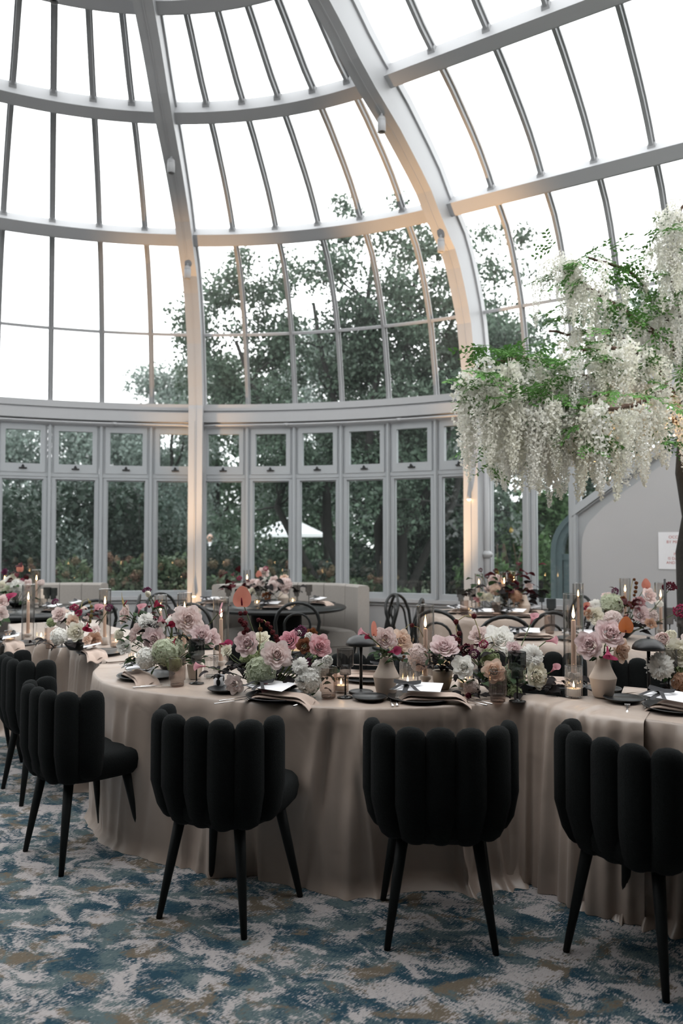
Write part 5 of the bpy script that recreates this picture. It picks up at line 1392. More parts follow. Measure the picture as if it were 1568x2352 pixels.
def hydrangea_mesh(seed, n=105, fs=.23):
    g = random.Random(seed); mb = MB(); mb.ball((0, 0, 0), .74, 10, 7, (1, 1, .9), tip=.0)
    for k in range(n):
        z = 1 - 1.75 * (k + .5) / n; a = k * 2.39996; r = sqrt(max(0, 1 - z * z)); p = np.array((r * cos(a), r * sin(a), z * .9)) * g.uniform(.82, 1.02)
        nrm = p / np.linalg.norm(p); nrm = nrm + np.array([g.uniform(-.35, .35) for _ in range(3)]); nrm /= np.linalg.norm(nrm)
        t = np.cross(nrm, (0, 0, 1)) if abs(nrm[2]) < .95 else np.array((1.0, 0, 0)); t /= np.linalg.norm(t); b = np.cross(nrm, t); r0 = g.uniform(0, 1.5)
        for q in range(4):
            an = r0 + q * pi / 2; d = t * cos(an) + b * sin(an); e = -t * sin(an) + b * cos(an); s = fs * g.uniform(.85, 1.15)
            mb.add([p, p + d * s * .55 + e * s * .48 + nrm * .03, p + d * s + nrm * g.uniform(-.03, .06), p + d * s * .55 - e * s * .48 + nrm * .03, p + d * s * .55 + nrm * -.01], [(0, 4, 1), (1, 4, 2), (2, 4, 3), (3, 4, 0)], [.1, 1, 1, 1, .7])
    return mb.mesh('hydrangea', M['petal'], False, 'tip')
def calla_mesh():
    mb = MB()
    def fn(u, v):
        a = 2 * pi * u; lip = .5 + .5 * cos(a); r = .10 + .18 * v + .62 * v ** 3.2; z = -2.0 + v * (1.75 + .75 * lip ** 1.6)
        k = v ** 4 * (.30 * lip); x = r * cos(a) + k * 1.4; y = r * sin(a) * (1 - .25 * lip * v ** 4)
        return (x, y, z - v ** 6 * .25 * lip)
    mb.grid(fn, 20, 10, lambda u, v: min(1, .15 + v * 1.0), wrap=True)
    mb.tube([(0, 0, -1.4), (.05, 0, -.6), (.1, 0, -.1)], [.05, .07, .04], 7); return mb.mesh('calla_lily', M['petal'], attr='tip')
def spathe_mesh():
    mb = MB()
    def fn(u, v):
        a = 2 * pi * u; h = 1 - .28 * (1 - abs(sin(a / 2))) ** 3 * 1.6 if True else 1
        s = (a - pi); r = 1.0 + .30 * max(0, cos(a)) ** 7 - .30 * max(0, -cos(a)) ** 5
        x = v * r * cos(a) + .2 * v; y = v * r * .88 * sin(a)
        return (x, y, .16 * v * v + .05 * sin(3 * a) * v - .10 * abs(y) * .4)
    mb.grid(fn, 26, 6, lambda u, v: .55 + .45 * v, wrap=True); return mb.mesh('spathe', M['petal'], attr='tip')
def spadix_mesh(): return MB().tube([(-.35, 0, .02), (-.1, 0, .30), (.25, 0, .62)], [.075, .085, .05], 8).mesh('spadix', M['petal'], attr='tip')
def scabiosa_mesh(seed):
    g = random.Random(seed); mb = MB()
    for k in range(60):
        z = 1 - 1.3 * (k + .5) / 60; a = k * 2.4; r = sqrt(max(0, 1 - z * z)); p = np.array((r * cos(a), r * sin(a), z * .75)) * g.uniform(.7, 1.0); mb.ball(p, .15 * g.uniform(.8, 1.3), 5, 3, tip=g.uniform(.3, 1))
    return mb.mesh('scabiosa', M['petal'], attr='tip')
def pod_mesh(seed):
    g = random.Random(seed); mb = MB(); mb.ball((0, 0, 0), .75, 7, 5, tip=.6)
    for k in range(26):
        z = 1 - 2 * (k + .5) / 26; a = k * 2.4; r = sqrt(1 - z * z); mb.ball((r * cos(a) * .75, r * sin(a) * .75, z * .75), .24 * g.uniform(.8, 1.2), 5, 3, tip=g.uniform(.4, 1))
    return mb.mesh('amaranth_pod', M['petal'], attr='tip')
def leaf_mesh(k):
    mb = MB(); wd = (.30, .42, .24)[k]
    mb.grid(lambda u, v: (v * 1.0, (2 * u - 1) * wd * sin(pi * min(1, v * .96 + .02)) ** .8, .12 * abs(2 * u - 1) * (1 - v) + .16 * sin(pi * v) - .12 * v * v + .03 * sin(9 * v + 3 * u)), 4, 6)
    return mb.mesh('leaf', M['leaf'])
ROSE = [rose_mesh(1, 1.0), rose_mesh(2, .82), rose_mesh(3, 1.08)]; GARD = [garden_mesh(4), garden_mesh(5)]; RAN = ranunculus_mesh(6); MUM = mum_mesh(7)
HYD = [hydrangea_mesh(8), hydrangea_mesh(9, 130, .20)]; CAL = calla_mesh(); SPA = spathe_mesh(); SDX = spadix_mesh(); SCA = scabiosa_mesh(10); POD = pod_mesh(11); LF = [leaf_mesh(k) for k in range(3)]
C_ = dict(mauve=(.76, .62, .615), blush=(.82, .695, .665), pale=(.82, .72, .69), pink=(.74, .47, .49), hot=(.72, .41, .46), peach=(.80, .63, .52), cream=(.82, .79, .68), white=(.90, .89, .85), green=(.42, .48, .29), mint=(.58, .62, .48),
    plum=(.17, .045, .10), burg=(.11, .016, .028), brown=(.19, .075, .035), rust=(.24, .10, .055), orange=(.46, .15, .06), cpink=(.62, .32, .36), cred=(.25, .022, .05), magenta=(.36, .055, .12), olive=(.30, .24, .10), coral=(.56, .22, .165), pod=(.16, .035, .04), tan=(.55, .36, .26))
LD = (.013, .010, .010); LG = (.026, .050, .020); LB = (.060, .010, .014); LO = (.07, .075, .028)
SG = (.075, .10, .038)
def aim(d):
    return mathutils.Vector(d).to_track_quat('Z', 'Y').to_euler()
GRF = random.Random(77)
def arrangement(label, base, flowers, leaves=(), group=None, stems=True, neck=0.0, bowl=None):
    """flowers: (kind, (x, y, z), radius, colour, facing); leaves: (count, centre, radii, size, colour)"""
    t = thing('flower_arrangement', label, 'flowers', base, 0, group); B = np.array(base); g = GRF
    if bowl:
        MB().lathe([(0, .001), (.05, .001), (.055, .006), (bowl, .05), (bowl, .056), (bowl - .006, .05)], seg=28, cap=False).build('bowl', M['blackplate'], t)
    for f in flowers:
        kind, p, r, c = f[:4]; d = f[4] if len(f) > 4 else (g.uniform(-.5, .5), -1, g.uniform(.25, .9)); p = np.array(p) - B; col = C_[c]; k = g.uniform(.94, 1.05); col = tuple(min(1, q * k) for q in col)
        rot = aim(d); dv = mathutils.Vector(d).normalized(); tail = p - np.array(dv) * r * .35
        if kind == 'rose': put(g.choice(ROSE), 'rose', t, p, rot, r * 1.06, col)
        elif kind == 'gard': put(g.choice(GARD), 'garden_rose', t, p, rot, r, col)
        elif kind == 'ran': put(RAN, 'ranunculus', t, p, rot, r * 1.05, col)
        elif kind == 'mum': put(MUM, 'chrysanthemum', t, p, rot, r, col)
        elif kind == 'hyd': put(g.choice(HYD), 'hydrangea', t, p, rot, r, col)
        elif kind == 'sca': put(SCA, 'scabiosa', t, p, rot, r, col)
        elif kind == 'pod': put(POD, 'amaranth_pod', t, p, rot, r, col)
        elif kind == 'calla':
            put(CAL, 'calla_lily', t, p, rot, r, col); tail = p - np.array(dv) * r * 1.95
        elif kind == 'anth':
            o = put(SPA, 'anthurium', t, p, mathutils.Matrix([list(q) for q in zip(*f[5])]).to_euler() if len(f) > 5 else rot, r, col)
            put(SDX, 'spadix', o, color=C_['cred'])
        if stems and kind not in ('hyd', 'pod'):
            e = np.array((0, 0, neck + .01)); m = (tail + e) / 2 + np.array((0, 0, .0)); m2 = tail * .65 + e * .35 - np.array(dv) * .03
            MB().tube([tail, m2, m * .6 + e * .4, e], [.0026, .0026, .003, .003], 5).build('stem', M['stem'], t).color = (*SG, 1)
    for cnt, c0, rad_, sz, lc in leaves:
        for k in range(cnt):
            o = np.array([g.gauss(0, .5) * q for q in rad_]); p = np.array(c0) - B + o
            p[2] = max(p[2], .012); kk = g.uniform(.7, 1.5)
            put(g.choice(LF), 'leaf', t, p, (g.uniform(-.6, .6), g.uniform(-.7, .5), math.atan2(o[1], o[0]) + g.uniform(-.7, .7)), sz * g.uniform(.6, 1.05), tuple(q * kk for q in lc))
    return t
def strand(t_base, pts, r, col, t, rs=.0022):
    """drooping strand: a stem with pods along it"""
    B = np.array(t_base); P = [np.array(p) - B for p in pts]
    MB().tube(P, rs, 5).build('stem', M['stem'], t).color = (.30, .26, .10, 1)
    return P
UP = lambda x=0, z=1.0, y=-.35: (x, y, z)

b = (-0.312, 3.679, 0.751)
A = arrangement('large low flower arrangement left of centre with tall orange anthurium', b, [
 ('rose', (-0.423, 3.6, 0.98), 0.055, 'mauve', (-.25, -1, .35)), ('gard', (-0.378, 3.78, 0.985), 0.043, 'cream', (0, -.6, .9)), ('gard', (-0.238, 3.64, 0.99), 0.052, 'hot', (-.3, -.9, .6)), ('rose', (-0.283, 3.52, 0.939), 0.056, 'blush', (.1, -1, .45)),
 ('rose', (-0.097, 3.58, 0.969), 0.047, 'pink', (.45, -1, .35)), ('sca', (-0.187, 3.66, 1.028), 0.028, 'plum', (.1, -.8, .6)), ('ran', (-0.208, 3.74, 1.004), 0.031, 'white'), ('ran', (-0.149, 3.7, 0.999), 0.028, 'white'), ('gard', (-0.136, 3.72, 1.011), 0.028, 'brown'),
 ('gard', (-0.167, 3.58, 0.973), 0.035, 'rust', (0, -1, .2)), ('hyd', (-0.36, 3.56, 0.856), 0.07, 'mint', (-.2, -1, .3)), ('hyd', (-0.416, 3.66, 0.905), 0.048, 'green', (-.5, -.8, .5)), ('hyd', (-0.332, 3.68, 0.936), 0.048, 'mint', (0, -.5, 1)), ('hyd', (-0.144, 3.5, 0.832), 0.057, 'white', (.2, -1, .1)), ('hyd', (-0.094, 3.54, 0.879), 0.039, 'white', (.5, -1, .3)),
 ('mum', (-0.182, 3.48, 0.901), 0.04, 'white', (-.3, -1, .4)), ('ran', (-0.094, 3.66, 1.002), 0.018, 'green', (.3, -.5, 1)), ('ran', (-0.06, 3.46, 0.925), 0.032, 'white', (.25, -1, .3)), ('ran', (-0.116, 3.5, 0.936), 0.01, 'green', (0, -.2, 1)), ('ran', (-0.145, 3.52, 0.91), 0.023, 'plum'),
 ('anth', (-0.45, 3.62, 1.166), 0.048, 'coral', (0, -1, .2), ((0, .25, .97), (1, 0, 0), (0, -.97, .25))), ('calla', (-0.515, 3.64, 0.975), 0.024, 'magenta', (.9, -.4, .1)), ('rose', (-0.52, 3.62, 0.946), 0.026, 'cream', (-.5, -.8, .6)), ('calla', (-0.672, 3.66, 0.869), 0.026, 'cpink', (-1, -.25, .05)),
 ('rose', (-0.481, 3.6, 0.797), 0.037, 'pale', (-.3, -1, .1)), ('gard', (-0.338, 3.5, 0.804), 0.025, 'pink', (0, -1, .3)), ('pod', (-0.455, 3.6, 1.115), 0.012, 'pod'), ('pod', (-0.433, 3.6, 1.117), 0.012, 'pod'), ('pod', (-0.453, 3.6, 1.083), 0.016, 'pod'), ('pod', (-0.437, 3.6, 1.068), 0.018, 'pod'), ('pod', (-0.427, 3.6, 1.042), 0.014, 'pod'), ('pod', (-0.439, 3.6, 1.029), 0.012, 'pod'),
 ('pod', (-0.377, 3.64, 1.081), 0.012, 'pod'), ('pod', (-0.363, 3.64, 1.077), 0.01, 'pod'), ('pod', (-0.337, 3.64, 1.063), 0.014, 'pod'), ('pod', (-0.323, 3.64, 1.048), 0.012, 'pod'), ('pod', (-0.313, 3.64, 1.026), 0.014, 'pod'), ('pod', (-0.297, 3.64, 1.004), 0.014, 'pod'), ('pod', (-0.291, 3.64, 0.987), 0.014, 'pod'), ('pod', (-0.367, 3.62, 1.042), 0.012, 'brown'), ('pod', (-0.299, 3.62, 0.968), 0.012, 'pod')],
 [(26, (-0.254, 3.62, 0.846), (.16, .08, .07), .075, LD), (24, (-0.449, 3.66, 0.834), (.07, .07, .06), .05, LD), (20, (-0.278, 3.56, 0.789), (.18, .08, .03), .07, LD), (16, (-0.166, 3.64, 0.912), (.11, .08, .05), .06, LG), (10, (-0.559, 3.62, 0.833), (.05, .06, .04), .045, LD), (8, (-0.096, 3.6, 0.82), (.05, .05, .04), .06, LG)], bowl=.10)
strand(b, [(-0.384, 3.64, 0.872), (-0.37, 3.64, 0.99), (-0.373, 3.64, 1.077), (-0.353, 3.64, 1.081), (-0.329, 3.64, 1.056), (-0.309, 3.64, 1.02), (-0.289, 3.64, 0.981)], 0, 0, A)

b = (-0.923, 4.331, 0.751)
A = arrangement('flower arrangement at the left end of the front table, with dark red callas', b, [
 ('rose', (-0.771, 4.02, 1.045), 0.062, 'blush', (.3, -1, .3)), ('rose', (-0.695, 3.98, 0.973), 0.054, 'mauve', (.1, -.9, .6)), ('rose', (-0.654, 4.02, 0.953), 0.042, 'mauve', (.6, -.8, .3)), ('rose', (-0.931, 3.98, 0.952), 0.052, 'mauve', (-.2, -1, .3)), ('rose', (-1.123, 4.15, 1.059), 0.045, 'blush', (-.9, -.7, .3)),
 ('mum', (-0.997, 4.06, 1.039), 0.047, 'white', (-.4, -.9, .6)), ('gard', (-0.928, 4.04, 1.01), 0.04, 'white'), ('rose', (-0.867, 4.2, 1.05), 0.046, 'pale', (-.5, -.6, .8)), ('gard', (-0.877, 4.14, 1.028), 0.034, 'white', (0, -.4, 1)), ('calla', (-0.952, 4.08, 1.121), 0.027, 'cred', (-.75, -.6, .35)), ('calla', (-0.915, 4.02, 1.051), 0.024, 'cpink', (-.7, -.7, .6)), ('calla', (-1.028, 4.1, 1.11), 0.025, 'cpink', (.4, -.3, 1)),
 ('anth', (-1.129, 4.12, 1.118), 0.041, 'olive', (0, -1, .2), ((-.25, .2, .95), (.96, 0, .26), (.05, -.97, .22))), ('hyd', (-0.951, 3.92, 0.866), 0.054, 'white', (-.4, -1, .2)), ('hyd', (-0.861, 3.9, 0.899), 0.064, 'mint', (0, -1, .3)), ('hyd', (-0.81, 3.88, 0.845), 0.038, 'green'), ('hyd', (-0.835, 4, 0.902), 0.052, 'mint', (.4, -.8, .4)), ('sca', (-0.994, 4.08, 1.187), 0.022, 'plum', (-.2, -.4, 1)), ('ran', (-0.98, 4.05, 1.172), 0.022, 'cream', (-.6, -.8, -.2)),
 ('calla', (-0.827, 3.92, 0.934), 0.019, 'cred', (-.3, -.6, -.8)), ('calla', (-0.865, 3.86, 0.89), 0.021, 'cred', (.1, -.9, -.5)), ('ran', (-1.14, 4.1, 0.961), 0.036, 'cream', (-.6, -.8, .4)), ('rose', (-1.104, 4.06, 0.902), 0.033, 'white', (-.2, -1, .3)), ('rose', (-1.044, 4.1, 0.972), 0.04, 'blush', (-.3, -.9, .5)), ('gard', (-1.063, 4.08, 0.95), 0.029, 'blush', (-.7, -.7, .3)), ('calla', (-0.847, 4, 1.025), 0.022, 'cred', (.8, -.5, .3)),
 ('anth', (-0.603, 3.95, 1.093), 0.032, 'cpink', (0, -1, .2), ((.15, .3, .94), (.35, -.9, .25), (.92, .28, -.25)))],
 [(20, (-0.891, 4.05, 0.983), (.13, .08, .06), .07, LD), (16, (-1.052, 4.12, 1.03), (.07, .07, .06), .06, LG), (18, (-0.825, 3.95, 0.844), (.16, .08, .04), .07, LG), (14, (-0.752, 4.02, 0.921), (.10, .08, .05), .06, LG), (10, (-1.074, 4.08, 0.913), (.06, .05, .03), .05, LG), (10, (-0.924, 4.1, 1.055), (.06, .05, .04), .05, LB)], bowl=.09)

b = (-1.668, 5.06, 0.751)
A = arrangement('low flower group on the left table with a cream rose and arching seed strands', b, [
 ('rose', (-1.744, 4.95, 0.983), 0.049, 'blush', (-.3, -.9, .5)), ('gard', (-1.716, 5.05, 0.963), 0.044, 'white', (0, -.5, 1)), ('rose', (-1.663, 4.95, 0.94), 0.035, 'peach', (.3, -1, .3)), ('rose', (-1.61, 4.85, 0.885), 0.05, 'cream', (-.1, -1, .2)), ('hyd', (-1.71, 4.85, 0.859), 0.053, 'white', (-.3, -1, .3)), ('hyd', (-1.795, 4.95, 0.932), 0.03, 'green'), ('calla', (-1.537, 4.82, 0.902), 0.029, 'cred', (.1, -.8, -.7)),
 ('sca', (-1.656, 4.95, 1.024), 0.027, 'magenta', (0, -.6, .8)), ('sca', (-1.793, 5, 1.057), 0.022, 'plum', (-.3, -.6, .6)), ('gard', (-1.626, 4.95, 0.994), 0.024, 'magenta'), ('gard', (-1.507, 4.9, 0.892), 0.032, 'pale'), ('rose', (-1.496, 4.85, 0.843), 0.037, 'tan', (.2, -1, .2)), ('gard', (-1.532, 4.82, 0.842), 0.032, 'peach'), ('calla', (-1.52, 5, 1.028), 0.03, 'cpink', (.75, -.4, .7)), ('sca', (-1.44, 4.95, 1.024), 0.024, 'plum'), ('gard', (-1.585, 4.95, 0.954), 0.024, 'pale'),
 ('pod', (-1.575, 5, 1.055), 0.011, 'olive'), ('pod', (-1.564, 5, 1.028), 0.011, 'olive'), ('pod', (-1.561, 5, 0.998), 0.011, 'olive'), ('pod', (-1.566, 5, 0.968), 0.014, 'olive'), ('pod', (-1.574, 5, 0.935), 0.014, 'olive'), ('pod', (-1.582, 5, 0.908), 0.011, 'rust')],
 [(16, (-1.611, 4.98, 0.929), (.10, .08, .08), .07, LD), (18, (-1.663, 4.9, 0.81), (.17, .08, .03), .07, LD), (8, (-1.577, 5, 0.981), (.06, .05, .06), .05, LB)], bowl=.09)
strand(b, [(-1.657, 5, 0.819), (-1.64, 5, 0.981), (-1.619, 5, 1.063), (-1.586, 5, 1.076), (-1.564, 5, 1.022), (-1.568, 5, 0.954), (-1.581, 5, 0.9)], 0, 0, A)
b = (-2.192, 5.001, 0.751)
arrangement('pink roses and a red calla at the very left edge of the left table', b, [('rose', (-2.131, 5, 1.06), 0.038, 'blush', (.4, -.9, .4)), ('calla', (-2.072, 5, 1.101), 0.03, 'magenta', (.45, -.4, .9)), ('rose', (-2.109, 4.95, 0.991), 0.038, 'pale', (.5, -.9, 0)), ('gard', (-2.196, 5, 1.022), 0.055, 'blush'), ('hyd', (-2.202, 5, 0.9), 0.068, 'mint')], [(10, (-2.175, 5, 0.927), (.08, .06, .08), .07, LG)], bowl=.07)

b = (0.201, 3.597, 0.751)
arrangement('roses, callas and an orange anthurium standing in the centre beige vase', b, [('rose', (0.195, 3.55, 1.01), 0.043, 'blush', (-.1, -1, .35)), ('rose', (0.269, 3.58, 0.994), 0.045, 'peach', (.5, -.9, .4)), ('calla', (0.076, 3.48, 1.05), 0.023, 'cpink', (-.85, -.3, .4)), ('calla', (0.112, 3.56, 1.018), 0.018, 'cred', (-.7, .2, .35)),
 ('anth', (0.14, 3.52, 1.04), 0.033, 'coral', (0, -1, 0), ((-.05, .1, 1), (.75, -.65, .1), (.65, .75, 0))), ('calla', (0.244, 3.5, 0.963), 0.025, 'magenta', (.85, -.5, .25)), ('pod', (0.268, 3.52, 0.95), 0.008, 'rust'), ('pod', (0.274, 3.52, 0.933), 0.008, 'rust'), ('pod', (0.27, 3.52, 0.918), 0.008, 'rust'), ('gard', (0.232, 3.62, 0.973), 0.032, 'cream')],
 [(12, (0.196, 3.57, 0.926), (.045, .04, .025), .045, LG), (6, (0.243, 3.55, 0.915), (.03, .03, .02), .04, LG)], neck=.15)
b = (0.471, 3.743, 0.751)
arrangement('single open mauve rose with dark leaves in the taupe cup', b, [('rose', (0.465, 3.62, 0.96), 0.059, 'mauve', (.0, -.62, .8))], [(30, (0.458, 3.66, 0.881), (.055, .05, .035), .055, LD), (10, (0.43, 3.66, 0.905), (.04, .04, .03), .05, LG)], neck=.06)
b = (0.727, 3.638, 0.751)
A = arrangement('low white and blush arrangement right of centre, with a white chrysanthemum', b, [
 ('rose', (0.542, 3.56, 0.885), 0.049, 'white', (-.35, -1, .3)), ('rose', (0.741, 3.74, 0.978), 0.065, 'white', (.1, -.8, .7)), ('rose', (0.646, 3.78, 0.995), 0.041, 'blush', (-.4, -.8, .6)), ('gard', (0.673, 3.54, 0.867), 0.052, 'peach', (-.1, -1, .35)), ('rose', (0.78, 3.62, 0.954), 0.036, 'mauve', (.1, -.8, .6)), ('mum', (0.857, 3.6, 0.921), 0.061, 'white', (.25, -1, .3)),
 ('rose', (0.871, 3.58, 0.837), 0.051, 'cream', (.5, -1, .1)), ('calla', (0.902, 3.74, 1.095), 0.025, 'cpink', (.35, -.3, 1)), ('calla', (0.986, 3.66, 0.988), 0.026, 'cpink', (1, -.2, .15)), ('calla', (0.967, 3.6, 0.879), 0.022, 'cpink', (.6, -.5, .8)), ('hyd', (0.677, 3.66, 0.905), 0.044, 'green', (0, -.9, .5)), ('hyd', (0.759, 3.55, 0.768), 0.039, 'green', (0, -1, .2)), ('hyd', (0.779, 3.62, 0.84), 0.051, 'mint'),
 ('gard', (0.656, 3.7, 0.943), 0.028, 'pale'), ('gard', (0.762, 3.68, 0.932), 0.022, 'white'), ('hyd', (0.583, 3.6, 0.782), 0.037, 'pale', (-.3, -1, .1)), ('hyd', (0.358, 3.78, 0.905), 0.052, 'pale', (-.2, -1, .3)), ('hyd', (0.366, 3.78, 0.871), 0.045, 'blush', (-.2, -1, .1)), ('pod', (0.53, 3.7, 1.067), 0.014, 'pod'), ('pod', (0.613, 3.7, 1.093), 0.014, 'pod'), ('pod', (0.544, 3.7, 1.013), 0.014, 'pod'), ('pod', (0.538, 3.7, 0.981), 0.018, 'pod'), ('sca', (0.649, 3.66, 0.968), 0.022, 'magenta'), ('pod', (0.335, 3.8, 1.04), 0.012, 'pod'),
 ('sca', (0.579, 3.72, 0.94), 0.026, 'burg'), ('sca', (0.608, 3.68, 0.922), 0.024, 'plum'), ('sca', (0.521, 3.74, 0.986), 0.018, 'plum'), ('ran', (0.553, 3.5, 0.766), 0.019, 'burg')],
 [(26, (0.609, 3.66, 0.869), (.13, .08, .07), .07, LD), (26, (0.818, 3.62, 0.768), (.20, .09, .04), .075, LD), (14, (0.985, 3.62, 0.801), (.08, .07, .04), .07, LD), (16, (0.621, 3.62, 0.797), (.10, .07, .04), .07, LG), (10, (0.556, 3.52, 0.758), (.05, .04, .02), .05, LD), (14, (0.755, 3.6, 0.801), (.09, .06, .04), .06, LG), (10, (0.572, 3.74, 0.937), (.05, .05, .03), .05, LB)], bowl=.10)
strand(b, [(0.66, 3.7, 0.883), (0.636, 3.7, 1.023), (0.613, 3.7, 1.087), (0.572, 3.7, 1.095), (0.536, 3.7, 1.071), (0.53, 3.7, 1.033), (0.544, 3.7, 0.983)], 0, 0, A)
strand(b, [(0.639, 3.72, 0.88), (0.687, 3.6, 0.976), (0.67, 3.58, 1.014), (0.645, 3.58, 1.006), (0.627, 3.58, 0.983)], 0, 0, A, .0015)
strand(b, [(0.302, 3.8, 0.909), (0.294, 3.8, 1.011), (0.319, 3.8, 1.044), (0.368, 3.8, 1.028), (0.395, 3.8, 0.97)], 0, 0, A, .0018)
b = (1.157, 3.548, 0.753)
arrangement('large dusty roses with an orange anthurium in the right beige vase', b, [('rose', (1.19, 3.55, 1.031), 0.064, 'mauve', (.0, -.85, .55)), ('rose', (1.091, 3.52, 0.985), 0.058, 'mauve', (-.6, -.9, .3)), ('rose', (1.239, 3.56, 0.958), 0.051, 'peach', (.5, -.9, .0)), ('hyd', (1.253, 3.7, 1.081), 0.04, 'pale', (.1, -.6, .8)), ('calla', (1.142, 3.42, 0.941), 0.028, 'magenta', (-.05, -.55, -.85)),
 ('anth', (1.244, 3.5, 1.059), 0.036, 'orange', (0, -1, 0), ((.1, .15, .98), (.85, -.5, -.05), (.5, .85, -.2)))], [(14, (1.154, 3.56, 0.927), (.05, .04, .025), .05, LG)], neck=.15)
b = (1.546, 3.577, 0.751)
arrangement('white chrysanthemum and pink rose arrangement cut by the right edge', b, [('mum', (1.389, 3.5, 0.893), 0.063, 'white', (-.5, -1, .0)), ('ran', (1.428, 3.56, 1.006), 0.041, 'blush', (-.4, -.9, .4)), ('rose', (1.502, 3.56, 0.943), 0.053, 'cream', (-.2, -1, .3)), ('ran', (1.508, 3.66, 1.012), 0.034, 'cream', (-.1, -.6, .8)), ('rose', (1.498, 3.62, 0.954), 0.036, 'cream', (-.6, -.8, .5)), ('hyd', (1.495, 3.52, 0.819), 0.046, 'tan', (-.4, -1, 0)), ('hyd', (1.616, 3.6, 0.898), 0.067, 'white'), ('rose', (1.598, 3.6, 0.996), 0.051, 'blush'), ('hyd', (1.557, 3.6, 0.85), 0.051, 'green')],
 [(22, (1.537, 3.6, 0.85), (.10, .08, .08), .07, LG), (10, (1.489, 3.58, 0.776), (.06, .05, .02), .06, LD)], bowl=.09)

b = (1.982, 5.683, 0.751)
A = arrangement('mixed arrangement on the middle-distance table, before the white wall', b, [
 ('mum', (1.779, 5.6, 0.983), 0.052, 'white', (-.3, -1, .4)), ('hyd', (1.886, 5.6, 0.986), 0.083, 'mint', (0, -1, .4)), ('gard', (1.882, 5.65, 1.046), 0.043, 'blush', (0, -.6, .9)), ('sca', (1.952, 5.7, 1.077), 0.028, 'plum'), ('gard', (2.088, 5.6, 1.01), 0.046, 'pink'), ('rose', (2.155, 5.6, 1.053), 0.055, 'blush', (.3, -1, .4)), ('rose', (2.061, 5.5, 0.926), 0.054, 'mauve', (.1, -1, .3)), ('hyd', (1.869, 5.5, 0.893), 0.063, 'pale'),
 ('rose', (1.743, 5.5, 0.923), 0.054, 'cream', (-.3, -1, .2)), ('hyd', (2.14, 5.55, 0.915), 0.055, 'pale'), ('anth', (2.157, 5.65, 1.117), 0.037, 'coral', (0, -1, 0), ((0, .1, 1), (1, -.1, 0), (.1, 1, -.1))), ('ran', (2.188, 5.5, 1.003), 0.036, 'white'), ('sca', (2.217, 5.4, 1.123), 0.047, 'burg', (-.1, -.3, 1)), ('sca', (2.246, 5.3, 0.973), 0.046, 'magenta', (-.2, -.9, .4)), ('calla', (1.709, 5.6, 0.992), 0.028, 'coral', (-.6, -.6, .6)), ('calla', (1.711, 5.55, 0.966), 0.027, 'cred', (-.5, -.8, .3)), ('gard', (1.696, 5.5, 0.935), 0.039, 'tan'), ('rose', (2.107, 5.45, 0.874), 0.033, 'tan'),
 ('pod', (2.071, 5.65, 1.163), 0.012, 'brown'), ('pod', (2.086, 5.65, 1.138), 0.015, 'brown'), ('pod', (2.083, 5.65, 1.108), 0.015, 'brown'), ('pod', (2.079, 5.65, 1.077), 0.015, 'brown'), ('pod', (2.07, 5.65, 1.052), 0.012, 'brown'), ('gard', (1.975, 5.6, 1.029), 0.024, 'brown'), ('gard', (2.032, 5.6, 0.986), 0.031, 'brown')],
 [(26, (1.986, 5.6, 0.956), (.13, .09, .10), .085, LB), (20, (1.982, 5.55, 0.855), (.24, .09, .06), .085, LD), (16, (1.879, 5.6, 0.91), (.18, .09, .06), .08, LG)], bowl=.10)
strand(b, [(2.019, 5.65, 0.89), (2.042, 5.65, 1.074), (2.062, 5.65, 1.163), (2.083, 5.65, 1.151), (2.086, 5.65, 1.099), (2.073, 5.65, 1.049)], 0, 0, A)
b = (1.495, 7.5, 0.751)
arrangement('tall pink and burgundy arrangement on the far round cloth table', b, [('hyd', (1.467, 7.6, 1.035), 0.079, 'blush', (0, -1, .4)), ('gard', (1.299, 7.4, 0.921), 0.053, 'cream'), ('gard', (1.363, 7.4, 0.913), 0.049, 'cream'), ('gard', (1.254, 7.4, 0.893), 0.036, 'pink'), ('gard', (1.436, 7.3, 0.889), 0.044, 'white'), ('gard', (1.739, 7.4, 1.014), 0.04, 'blush'), ('hyd', (1.424, 7.4, 0.978), 0.053, 'peach'), ('gard', (1.378, 7.5, 0.983), 0.041, 'pale'), ('gard', (1.65, 7.6, 1.019), 0.05, 'burg'), ('sca', (1.306, 7.5, 1.159), 0.021, 'burg'), ('sca', (1.367, 7.5, 1.102), 0.025, 'burg'), ('sca', (1.449, 7.5, 1.151), 0.025, 'burg'), ('gard', (1.6, 7.6, 1.068), 0.046, 'brown'), ('gard', (1.517, 7.4, 0.937), 0.049, 'rust'), ('hyd', (1.618, 7.4, 0.917), 0.057, 'tan')],
 [(26, (1.639, 7.55, 1.009), (.20, .10, .25), .12, LB), (22, (1.365, 7.45, 0.934), (.30, .12, .12), .11, LD), (16, (1.71, 7.45, 0.946), (.18, .1, .10), .11, LD), (12, (1.333, 7.45, 0.995), (.15, .1, .12), .1, LG)], bowl=.12)
b = (-0.796, 8.491, 0.751)
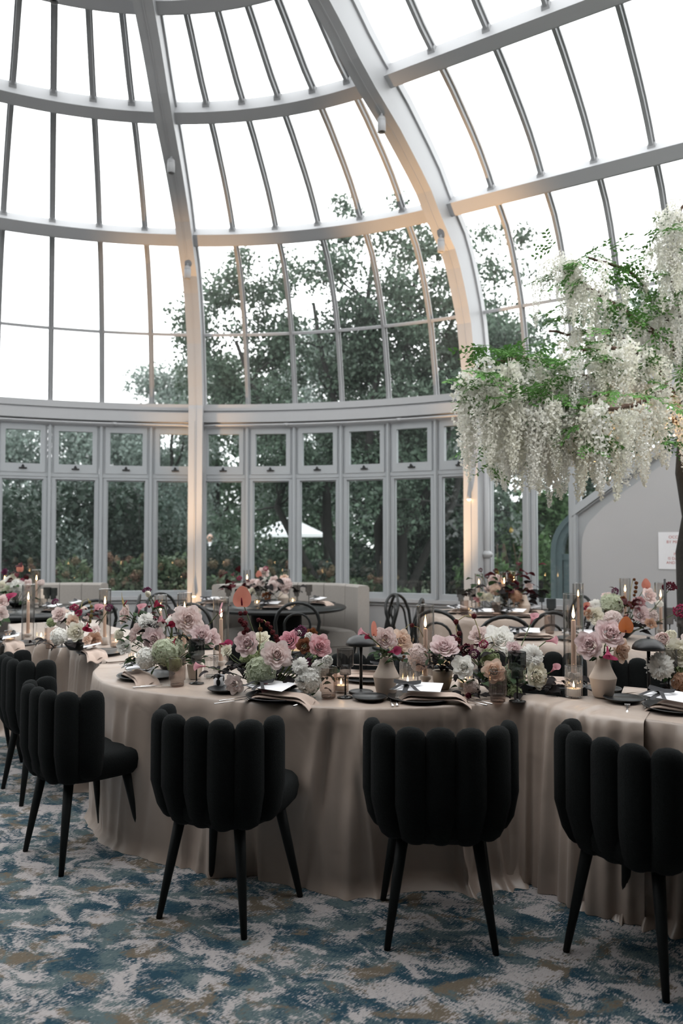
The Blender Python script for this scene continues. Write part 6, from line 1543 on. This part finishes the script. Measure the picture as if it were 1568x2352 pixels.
arrangement('pink rose arrangement on the round black table before the banquette', b, [('gard', (-0.806, 8.3, 1.105), 0.059, 'blush'), ('gard', (-0.901, 8.1, 0.999), 0.062, 'blush'), ('gard', (-0.826, 8.1, 1.008), 0.053, 'pale'), ('gard', (-0.689, 8.2, 1.02), 0.054, 'blush'), ('gard', (-0.689, 8, 0.978), 0.057, 'pale'), ('hyd', (-0.563, 8, 0.996), 0.07, 'blush'), ('gard', (-0.583, 8.1, 1.056), 0.044, 'peach'), ('ran', (-0.778, 8.1, 1.039), 0.035, 'white'), ('gard', (-0.899, 8, 0.926), 0.044, 'cream'), ('sca', (-0.779, 8.2, 1.145), 0.027, 'magenta'), ('sca', (-1.047, 8.2, 1.047), 0.027, 'magenta'), ('anth', (-0.85, 8.2, 1.074), 0.036, 'coral', (0, -1, 0), ((0, .1, 1), (1, -.1, 0), (.1, 1, -.1))), ('gard', (-0.75, 8, 0.883), 0.048, 'brown'), ('gard', (-0.563, 8, 0.931), 0.039, 'pale')],
 [(16, (-1.055, 8.2, 0.971), (.14, .1, .14), .12, LB), (26, (-0.813, 8.1, 0.92), (.30, .12, .12), .11, LD), (14, (-0.632, 8.05, 0.958), (.16, .1, .12), .11, LD)], bowl=.12)
b = (-3.332, 8.22, 0.751)
arrangement('white and blush arrangement on the left black table with a small coral anthurium', b, [('gard', (-3.201, 7.7, 1.055), 0.055, 'white'), ('hyd', (-3.075, 7.6, 1.002), 0.071, 'white'), ('gard', (-2.993, 7.6, 1.014), 0.058, 'blush'), ('anth', (-3.105, 7.7, 1.155), 0.042, 'coral', (0, -1, 0), ((0, .1, 1), (1, -.1, 0), (.1, 1, -.1))), ('gard', (-3.294, 7.8, 1.13), 0.038, 'plum'), ('gard', (-3.166, 7.6, 0.965), 0.054, 'mint'), ('gard', (-3.241, 7.6, 1.006), 0.054, 'cream'), ('ran', (-2.856, 7.6, 1.035), 0.046, 'pale', (0, -.6, .8)), ('sca', (-3.043, 7.6, 1.052), 0.025, 'magenta'), ('gard', (-3.167, 7.7, 1.084), 0.042, 'cream')], [(16, (-3.145, 7.65, 0.941), (.22, .1, .12), .1, LG), (8, (-3.105, 7.65, 1.086), (.1, .1, .1), .09, LB)], bowl=.12)
